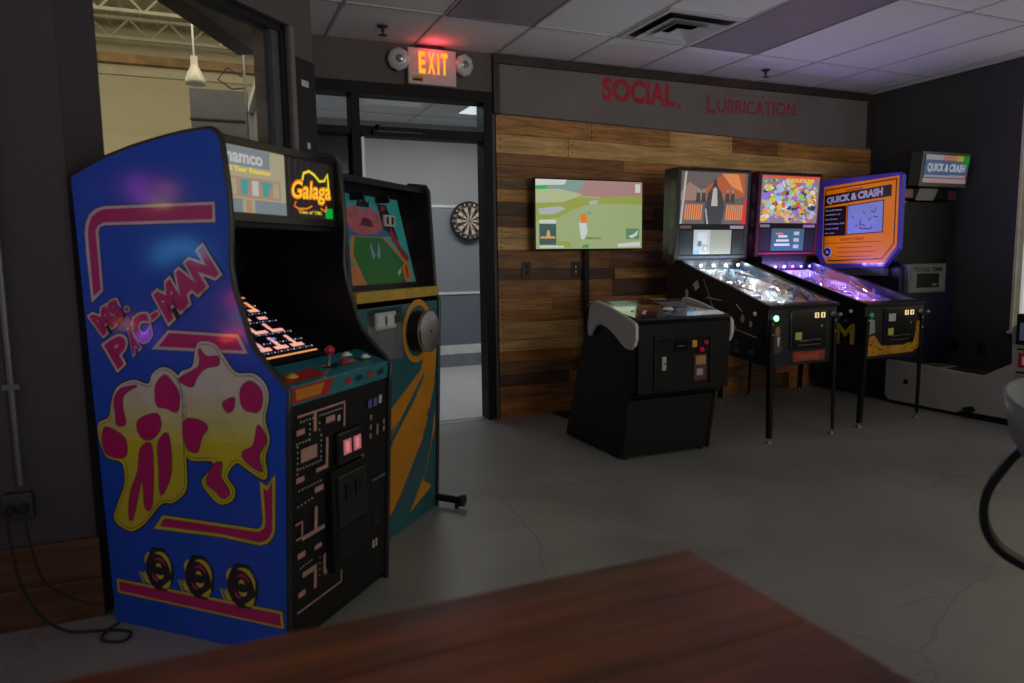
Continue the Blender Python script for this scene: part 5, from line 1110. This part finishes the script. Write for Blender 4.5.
mb = MB(); mb.box((-.003, -1.96, .43), (.0, -1.83, .53), redp); mb.box((-.004, -1.89, .45), (-.003, -1.855, .51), wb); mb.build('red_label', cs)
mb = MB(); mb.box((-.004, -2.1, .39), (.0, -1.82, .402), black); mb.box((-.004, -2.1, .55), (0, -1.82, .562), black); mb.prism([(-1.80, .22), (-2.1, .18), (-2.1, .14), (-1.88, .18)], -.004, 0, black); mb.build('stripe', cs)
mb = MB(); mb.box((-.02, -2.2, .59), (.16, -1.815, .80), black); mb.box((-.023, -2.15, .62), (-.02, -1.84, .74), mat('display_slate', (.07, .08, .11), .3, emit=(.1, .13, .22), es=.2)); mb.build('display_box', cs, .01)
mb = MB(); mb.prism([(-1.46, .08), (-1.53, .10), (-1.56, .07), (-1.50, .045)], -.02, 0.0, black); mb.build('latch', qc)
mb = MB(); mb.cyl((0, -.98, .20), (-.006, -.98, .20), .02, black, 12); mb.build('bolt', qc)
# grille plate on the deck
gr = MB().box((0, 0, 0), (.30, .20, .008), mat('plate_pale', (.25, .25, .23), .5))
for k in range(6): gr.box((.02+k*.045, .02, .008), (.045+k*.045, .18, .0085), black)
o = gr.build('vent_plate', qc, loc=(.12, -1.10, .305))
# mast, target hood and header
hood = mat('hood_black', (.006, .007, .008), .5)
mb = MB(); hz = [(0, 1.16), (.06, 1.13), (.5, 1.13), (.62, 1.2), (.67, 1.32), (.67, 1.64), (0, 1.64)]
mb.prism(hz, -.84, -.30, hood, 'y'); hd = mb.build('target_hood', qc, .012)
mb = MB(); mb.poly([(-.001, -.845, 1.60), (-.001, -.845, 1.64), (.10, -.845, 1.64)], qw); mb.box((.0, -.85, 1.66), (.67, -.32, 1.74), black)
mb.box((.02, -.853, 1.67), (.14, -.85, 1.735), mat('stripe_rose', (.30, .15, .14), .5)); mb.add([(.17, -.853, 1.65), (.38, -.853, 1.65), (.44, -.853, 1.745), (.22, -.853, 1.745)], [(0, 1, 2, 3)], mat('stripe_grey', (.22, .22, .20), .5)); mb.box((.56, -.853, 1.66), (.66, -.85, 1.73), mat('stripe_maroon', (.09, .02, .03), .5)); mb.build('stripe_band', hd)
frm = mat('header_frame_grey', (.16, .17, .16), .35, .3)
mb = MB(); mb.prism([(-.90, 1.755), (-.93, 2.02), (-.86, 2.04), (-.72, 1.99), (-.72, 1.76)], .02, .69, black); mb.box((.25, -.72, 1.74), (.45, -.45, 1.80), black)
mb.prism([(-.902, 1.755), (-.934, 2.025), (-.90, 2.03), (-.87, 1.755)], .14, .70, frm); hh_ = mb.build('header_box', qc, .008)
mb = MB()
def HP(u, v, d=0): x = .165+.51*u; z = 1.785+.215*v; return (x, -.9085-.0315*v-.0007*d, z)
def hp(a_, b2, c_, d_, m, k): mb.poly([HP(a_, c_, k), HP(b2, c_, k), HP(b2, d_, k), HP(a_, d_, k)], m)
hE = .35
hp(0, 1, 0, 1, glow('header_blue', (.10, .16, .30), hE), 0); hp(0, 1, 0, .16, glow('header_pink', (.55, .35, .36), hE), 1); hp(.02, .6, .20, .28, glow('header_mist', (.4, .42, .48), hE), 1); hp(.6, .97, .2, .3, glow('header_pink', (.55, .35, .36), hE), 1)
hp(0, .45, .82, 1, glow('header_mist', (.4, .42, .48), hE), 1); hp(.40, .72, .82, 1, glow('header_coral', (.62, .25, .2), hE), 2); hp(.70, .90, .80, 1, glow('header_yellow', (.55, .5, .05), hE), 2); hp(.86, 1, .68, 1, glow('header_green', (.02, .35, .06), hE), 3)
text(mb, 'QUICK & CRASH', [HP(.06, .36, 4), HP(.93, .36, 4), HP(.93, .70, 4), HP(.06, .70, 4)], glow('header_letter', (.55, .6, .7), hE*1.2), .04)
mb.build('header_print', hh_)
mb = MB(); mb.box((.05, -.80, .95), (.14, -.70, 1.12), black); mb.box((.08, -.90, .90), (.52, -.80, 1.14), frm)
tt = mb.build('timer_panel', qc, .008)
mb = MB(); mb.box((.10, -.903, .92), (.50, -.90, 1.12), mat('timer_pale', (.17, .17, .165), .35)); mb.box((.17, -.905, .945), (.43, -.903, 1.06), black); textrow(mb, 'TOTAL TIME', .13, .47, 1.075, 1.11, -.9045, black, .03); mb.box((.35, -.9065, .96), (.40, -.905, .975), mat('timer_pale', (.22, .22, .215), .35)); mb.build('timer_face', tt)
# side sign: octagonal corner board with purple border
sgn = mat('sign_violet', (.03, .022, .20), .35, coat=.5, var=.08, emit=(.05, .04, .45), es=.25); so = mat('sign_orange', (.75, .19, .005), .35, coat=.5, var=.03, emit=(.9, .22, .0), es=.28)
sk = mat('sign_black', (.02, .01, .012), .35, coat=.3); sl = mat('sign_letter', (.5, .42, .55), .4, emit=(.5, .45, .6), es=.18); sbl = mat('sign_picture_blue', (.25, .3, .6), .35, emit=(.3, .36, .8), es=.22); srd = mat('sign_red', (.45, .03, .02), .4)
mb = MB(); zz = lambda v: v
ol = [(-.06, 1.24), (-.05, 1.80), (-.05, 1.865), (-.06, 1.875), (-.88, 1.862), (-.905, 1.84), (-.90, 1.26), (-.765, 1.11), (-.16, 1.10)]
mb.prism(ol, -.055, -.005, sgn); ss = mb.build('side_sign', qc, .004)
mb = MB(); mb.box((-.005, -.72, 1.12), (.03, -.10, 1.26), black); mb.box((-.02, -.75, 1.045), (.03, -.12, 1.105), mat('sign_foot_grey', (.14, .14, .15), .4)); mb.build('sign_bracket', qc)
mb = MB()
def G(u, v, d=1): return (-.0555-.0007*d, -.115-.80*u, 1.10+.77*v)   # u from the far edge towards the near edge
def gp_(pts, m, d): mb.poly([G(u, v, d) for u, v in pts], m)
gp_([(.03, .16), (.03, .93), (.96, .955), (.965, .24), (.82, .06), (.10, .06)], so, 1)
def line(u0, v0, u1, v1, m, d, t=.012):
    a_ = Vector((u0, v0)); b2 = Vector((u1, v1)); n_ = (b2-a_).orthogonal().normalized()*t/2; gp_([tuple(a_-n_), tuple(b2-n_), tuple(b2+n_), tuple(a_+n_)], m, d)
for a_ in ((.05, .89, .93, .925), (.93, .925, .93, .265), (.93, .265, .80, .11), (.80, .11, .10, .09), (.05, .18, .05, .89)): line(*a_, sk, 2)
gp_([(.04, .71), (.04, .83), (.88, .875), (.88, .755)], sk, 3)
text(mb, 'QUICK & CRASH', [G(.07, .72, 4), G(.78, .755, 4), G(.78, .855, 4), G(.07, .81, 4)], sl, .06)
text(mb, 'WARNING', [G(.32, .845, 3), G(.54, .855, 3), G(.54, .885, 3), G(.32, .875, 3)], srd, .02)
gp_([(.04, .37), (.04, .69), (.34, .70), (.34, .37)], sk, 3); gp_([(.35, .375), (.35, .70), (.80, .725), (.80, .385)], sk, 3); gp_([(.36, .385), (.36, .69), (.79, .715), (.79, .395)], sbl, 4)
for i, t_ in enumerate(('Shoot the mouse', 'exciting of', 'the finger,', 'immediately, then', 'finally smash', 'the mug.')):
    w_ = (.22, .20, .17, .26, .18, .13)[i]; v_ = .655-i*.052; text(mb, t_, [G(.06, v_-.008, 4), G(.06+w_, v_-.006, 4), G(.06+w_, v_+.02, 4), G(.06, v_+.018, 4)], sl, .02)
for a_ in ((.52, .44, .66, .43), (.66, .43, .66, .46), (.52, .44, .52, .54), (.52, .49, .59, .46), (.42, .58, .44, .55), (.65, .62, .70, .60), (.68, .56, .73, .55), (.46, .46, .49, .48), (.71, .62, .70, .65), (.56, .62, .57, .59), (.62, .52, .66, .55)): line(*a_, sk, 5, .009)
text(mb, 'SAFETY FIRST', [G(.27, .31, 3), G(.58, .315, 3), G(.58, .345, 3), G(.27, .34, 3)], srd, .02); line(.05, .285, .78, .295, sk, 3, .006)
for k in range(3): line(.24, .235-k*.05, .68+.05*(k % 2), .24-k*.05, srd, 3, .008)
mb.lathe((-.0565, -.115-.80*.10, 1.10+.77*.19), [(.05, 0), (.0001, .0003)], sbl, 20, (-1, 0, 0)); mb.lathe((-.057, -.115-.80*.10, 1.10+.77*.19), [(.036, 0), (.0001, .0003)], sk, 20, (-1, 0, 0)); mb.lathe((-.0575, -.115-.80*.10, 1.10+.77*.19), [(.015, 0), (.0001, .0003)], sl, 12, (-1, 0, 0))
mb.build('sign_print', ss)
# floor cable and right wall outlet
outlet('wall_outlet', (XR-.001, -1.18, .42), 'dark outlet plate on the right wall below the window edge', PI/2)
pl_ = thing('plug_adapter', 'dark plug adapter with a pale cord on the right wall behind the shooting game', 'plug', (XR-.001, -.95, .44), PI/2)
MB().box((-.04, -.045, -.05), (.04, 0, .05), black).build('body', pl_, .006); MB().tube([(0, -.05, .01), (-.03, -.06, .03), (-.07, -.06, .02), (-.10, -.05, -.02)], .006, white_pl).build('cord', pl_)

# ------------------------------------------------------------------ table
tw = wood_mat('table_walnut', (.028, .006, .002), (.25, .058, .009), 'X', rough=.35, coat=.1, s=.5)
tb = thing('dining_table', 'reddish brown wooden table top in the near foreground', 'table', (.10, -4.52, 0))
mb = MB()
for k in range(6): mb.box((-.72, -.37+k*.1235+.0006, .722), (.58, -.37+(k+1)*.1235-.0006, .757), tw)
mb.build('table_top', tb, .004)
MB().box((-.03-.07, -.05, .03), (.0, .05, .722), black).build('post', tb, .004); MB().box((-.35, -.28, 0), (.25, .28, .03), black).build('base', tb, .006)
# ------------------------------------------------------------------ chair, partly out of frame
ch = thing('bar_stool', 'grey bucket seat stool with a black flat bar loop at the right edge', 'stool', (1.857, -4.149, 0), -1.026)
cg = mat('chair_grey', (.17, .175, .185), .42)
# local x runs sideways across the view, seat faces -y
vs = []; fs = []; NA = 28; prof_s = [(.0, .72), (.10, .715), (.165, .73), (.20, .77), (.218, .83)]
for t_ in (0, 1):
    for i in range(NA):
        a_ = 2*PI*i/NA; back = .5-.5*math.sin(a_)
        for (r_, z_) in prof_s:
            lift = (.06*(1-back)+.035*(abs(math.cos(a_))))*(max(0, z_-.73)/.10)
            if r_ == .0: r_ = .0005
            vs.append(((r_+(.009*t_ if z_ > .72 else 0))*math.cos(a_), (r_+(.009*t_ if z_ > .72 else 0))*math.sin(a_), z_+lift-.008*t_*(z_ < .8)))
np_ = len(prof_s)
for t_ in (0, 1):
    for i in range(NA):
        for k in range(np_-1):
            b0 = t_*NA*np_; a0 = b0+i*np_+k; a1 = b0+((i+1) % NA)*np_+k; q_ = (a0, a1, a1+1, a0+1); fs.append(q_ if not t_ else q_[::-1])
for i in range(NA): a0 = i*np_+np_-1; a1 = ((i+1) % NA)*np_+np_-1; fs.append((a0, a1, NA*np_+a1, NA*np_+a0))
mb = MB(); mb.add(vs, fs, cg, True); mb.build('seat', ch)
K_ = .87
lp = [(-.19, .775), (-.222, .745), (-.252, .70), (-.278, .65), (-.287, .60), (-.278, .55), (-.25, .51), (-.20, .483), (-.13, .472), (.13, .472), (.20, .483), (.25, .51), (.278, .55), (.287, .60), (.278, .65), (.252, .70), (.222, .745), (.19, .775)]
lp = [(x*K_, z) for x, z in lp]
def cr(P, n=4):
    P = [P[0]]+P+[P[-1]]; out = []
    for i in range(1, len(P)-2):
        a_, b2, c_, d_ = [Vector(v) for v in P[i-1:i+3]]
        for k in range(n):
            t = k/n; out.append(.5*((2*b2)+(c_-a_)*t+(2*a_-5*b2+4*c_-d_)*t*t+(3*b2-a_-3*c_+d_)*t**3))
    return out+[Vector(P[-1])]
MB().strip([(v.x, -.02, v.y) for v in cr(lp)], (0, .045, 0), black, .019).build('foot_loop', ch, .003)
MB().cyl((0, 0, .03), (0, 0, .715), .028, darkmetal, 16).build('column', ch)
MB().lathe((0, 0, 0), [(.001, 0), (.19, 0), (.19, .012), (.06, .028), (.03, .05)], darkmetal, 32).build('base', ch)

# ------------------------------------------------------------------ left wall conduit and cords
galv = mat('galvanised', (.16, .16, .17), .45, .6)
cd_ = thing('conduit', 'thin metal conduit running down the dark left wall', 'pipe', (-.597, -2.285, .5))
MB().cyl((0, 0, 0), (0, 0, CEIL-.5), .011, galv, 12).build('tube', cd_); mb = MB()
for z in (.32, 1.3): mb.box((-.025, -.013, z), (.025, .014, z+.018), galv)
mb.build('strap', cd_)
ob_ = thing('outlet_box', 'metal outlet box with two plugs low on the left wall', 'outlet', (-.605, -2.272, .435))
MB().box((-.042, -.045, -.042), (.042, 0, .042), mat('box_grey', (.06, .06, .06), .5, .4)).build('box', ob_, .004)
for x in (-.02, .02): MB().cyl((x, -.045, .0), (x, -.075, -.01), .016, rubber, 14).build('plug', ob_)
def cord(name, pts, r_, lab):
    # Catmull-Rom through the points
    P = [Vector(p) for p in pts]; P = [P[0]]+P+[P[-1]]; out = []
    for i in range(1, len(P)-2):
        for k in range(8):
            t = k/8; a_, b2, c_, d_ = P[i-1:i+3]
            out.append(.5*((2*b2)+(c_-a_)*t+(2*a_-5*b2+4*c_-d_)*t*t+(3*b2-a_-3*c_+d_)*t**3))
    out.append(P[-2]); o = MB().tube(out, r_, rubber, 8).build(name); tag(o, lab, 'cord'); return o
cord('power_cord', [(-.63, -2.35, .42), (-.62, -2.38, .36), (-.60, -2.40, .22), (-.55, -2.42, .10), (-.48, -2.42, .03), (-.40, -2.41, .007), (-.34, -2.43, .006), (-.29, -2.47, .006), (-.31, -2.52, .006), (-.37, -2.49, .006), (-.37, -2.44, .008), (-.33, -2.40, .016)], .005, 'black power cord looping on the floor behind the blue cabinet')
cord('power_cord', [(-.58, -2.35, .42), (-.57, -2.37, .34), (-.54, -2.38, .20), (-.48, -2.37, .13), (-.43, -2.36, .09), (-.385, -2.345, .065)], .004, 'thinner black cord hanging from the outlet box towards the blue cabinet')

# ------------------------------------------------------------------ things beyond the diagonal window
pdl = thing('pendant_lamp', 'pale glass globe lamp hanging beyond the diagonal window', 'lamp', (.03, 2.0, 2.865))
MB().lathe((0, 0, 0), [(.03, .16), (.03, .09), (.035, .07), (.06, .02), (.085, -.05), (.086, -.08), (.001, -.085)], mat('globe_glass', (.75, .72, .6), .2, emit=(1, .95, .75), es=.03), 24).build('lamp_shade', pdl); MB().cyl((0, 0, .15), (0, 0, 1.75), .008, white_pl, 8).build('stem', pdl)
sf = thing('duct', 'dark slanting duct hanging beyond the diagonal window', 'duct', (0, 0, 0))
mb = MB(); A_, B2 = Vector((-.19, -.3, 2.745)), Vector((.345, 1.2, 2.86)); off = Vector((.0, 0, .55)); wd = Vector((.15, -.05, 0))
mb.add([A_, B2, B2+Vector((.02, .1, .16)), B2+Vector((.04, .1, .5)), A_+off, A_+wd, B2+wd, B2+wd+Vector((.02, .1, .16)), B2+wd+Vector((.04, .1, .5)), A_+wd+off], [(0, 1, 2, 3, 4), (9, 8, 7, 6, 5), (0, 5, 6, 1), (1, 6, 7, 2), (2, 7, 8, 3), (3, 8, 9, 4), (4, 9, 5, 0)], dk); mb.build('duct_shell', sf)
pp_ = thing('post', 'thin pale post with loose white wires beyond the diagonal window', 'post', (.47, 2.5, 0))
MB().cyl((0, 0, 0), (0, 0, 4.6), .014, galv, 10).build('pole', pp_)
mb = MB(); mb.tube([(0, 0, 3.32), (-.06, 0, 3.26), (-.10, 0, 3.36), (-.16, 0, 3.34), (-.2, 0, 3.28)], .01, white_pl, 6); mb.tube([(0, 0, 3.32), (.08, 0, 3.22), (.14, 0, 3.25), (.18, 0, 3.35)], .01, white_pl, 6); mb.build('white_wire', pp_)
MB().tube([(-.02, 0, 3.0), (-.15, 0, 3.08), (-.24, 0, 2.96), (-.12, 0, 2.88), (0, 0, 2.90)], .007, black, 6).build('black_wire', pp_)

# added out of frame so coloured lights mirror in the blue side panel
glow_box = thing('added_glow_box', 'added unseen dark box with glowing coloured tubes by the far left wall', 'added_glow_box', (-2.74, -2.70, 0), math.radians(90))
MB().prism([(-.39, 0), (.39, 0), (.39, 1.50), (.30, 1.72), (.12, 1.82), (-.12, 1.82), (-.30, 1.72), (-.39, 1.50)], -.02, .42, black, 'y').build('cabinet', glow_box, .01)
for nm, pts, c, s, r_ in (('violet', [(.20, 1.62), (.26, 1.70), (.20, 1.76)], (.6, .04, .8), 9, .035), ('amber', [(.06, 1.62), (.10, 1.60), (.17, 1.62)], (1, .5, .08), 7, .035), ('rose', [(.02, 1.68), (.12, 1.71)], (1, .2, .25), 8, .03),
        ('cyan', [(-.12, 1.26), (-.02, 1.34), (.10, 1.32), (.14, 1.22)], (.10, .55, 1), 6, .055), ('white', [(-.36, .87), (-.29, .87)], (.9, .85, .75), 6, .035), ('red', [(-.37, 1.0), (-.26, .97)], (1, .03, .12), 20, .028), ('scarlet', [(-.37, .77), (-.20, .73)], (1, .08, .03), 20, .028),
        ('orange', [(.33, .87), (.37, .84)], (1, .3, .02), 16, .03), ('indigo', [(.22, .80), (.28, .76)], (.2, .1, 1), 16, .03)):
    MB().tube([(x, -.045, z) for x, z in pts], r_, glow('tube_'+nm, c, s), 10).build('reflection_tube', glow_box)

# ------------------------------------------------------------------ light
area('added_rear_fill', (2.9, YR-.05, 1.65), (2.8, 1.7), 46, (1, .99, .91), (0, 1, .5), 2.0)  # added lamp behind the view, aimed up to brighten the ceiling
area('added_rear_fill', (-.45, YR-.05, 1.65), (2.6, 1.7), 7, (.95, .95, 1), (0, 1, .5), 2.0)  # second, weaker added lamp behind the view
area('unseen_left_light', (XL-.08, -4.95, 1.65), (3.2, 1.4), 10, (.98, 1, .97), (1, 0, .4), 2.2)  # unseen lamp for the light falling from the left; no window known there
w = bpy.data.worlds.new('world'); sc.world = w; w.use_nodes = True; w.node_tree.nodes['Background'].inputs[0].default_value = (.5, .6, .8, 1); w.node_tree.nodes['Background'].inputs[1].default_value = .15
sc.view_settings.view_transform = 'Standard'; sc.view_settings.look = 'None'; sc.view_settings.gamma = 1; sc.view_settings.exposure = 0
sc.view_settings.use_curve_mapping = False
sc.cycles.use_denoising = True; sc.cycles.max_bounces = 8; sc.cycles.transparent_max_bounces = 12; sc.cycles.sample_clamp_indirect = 4
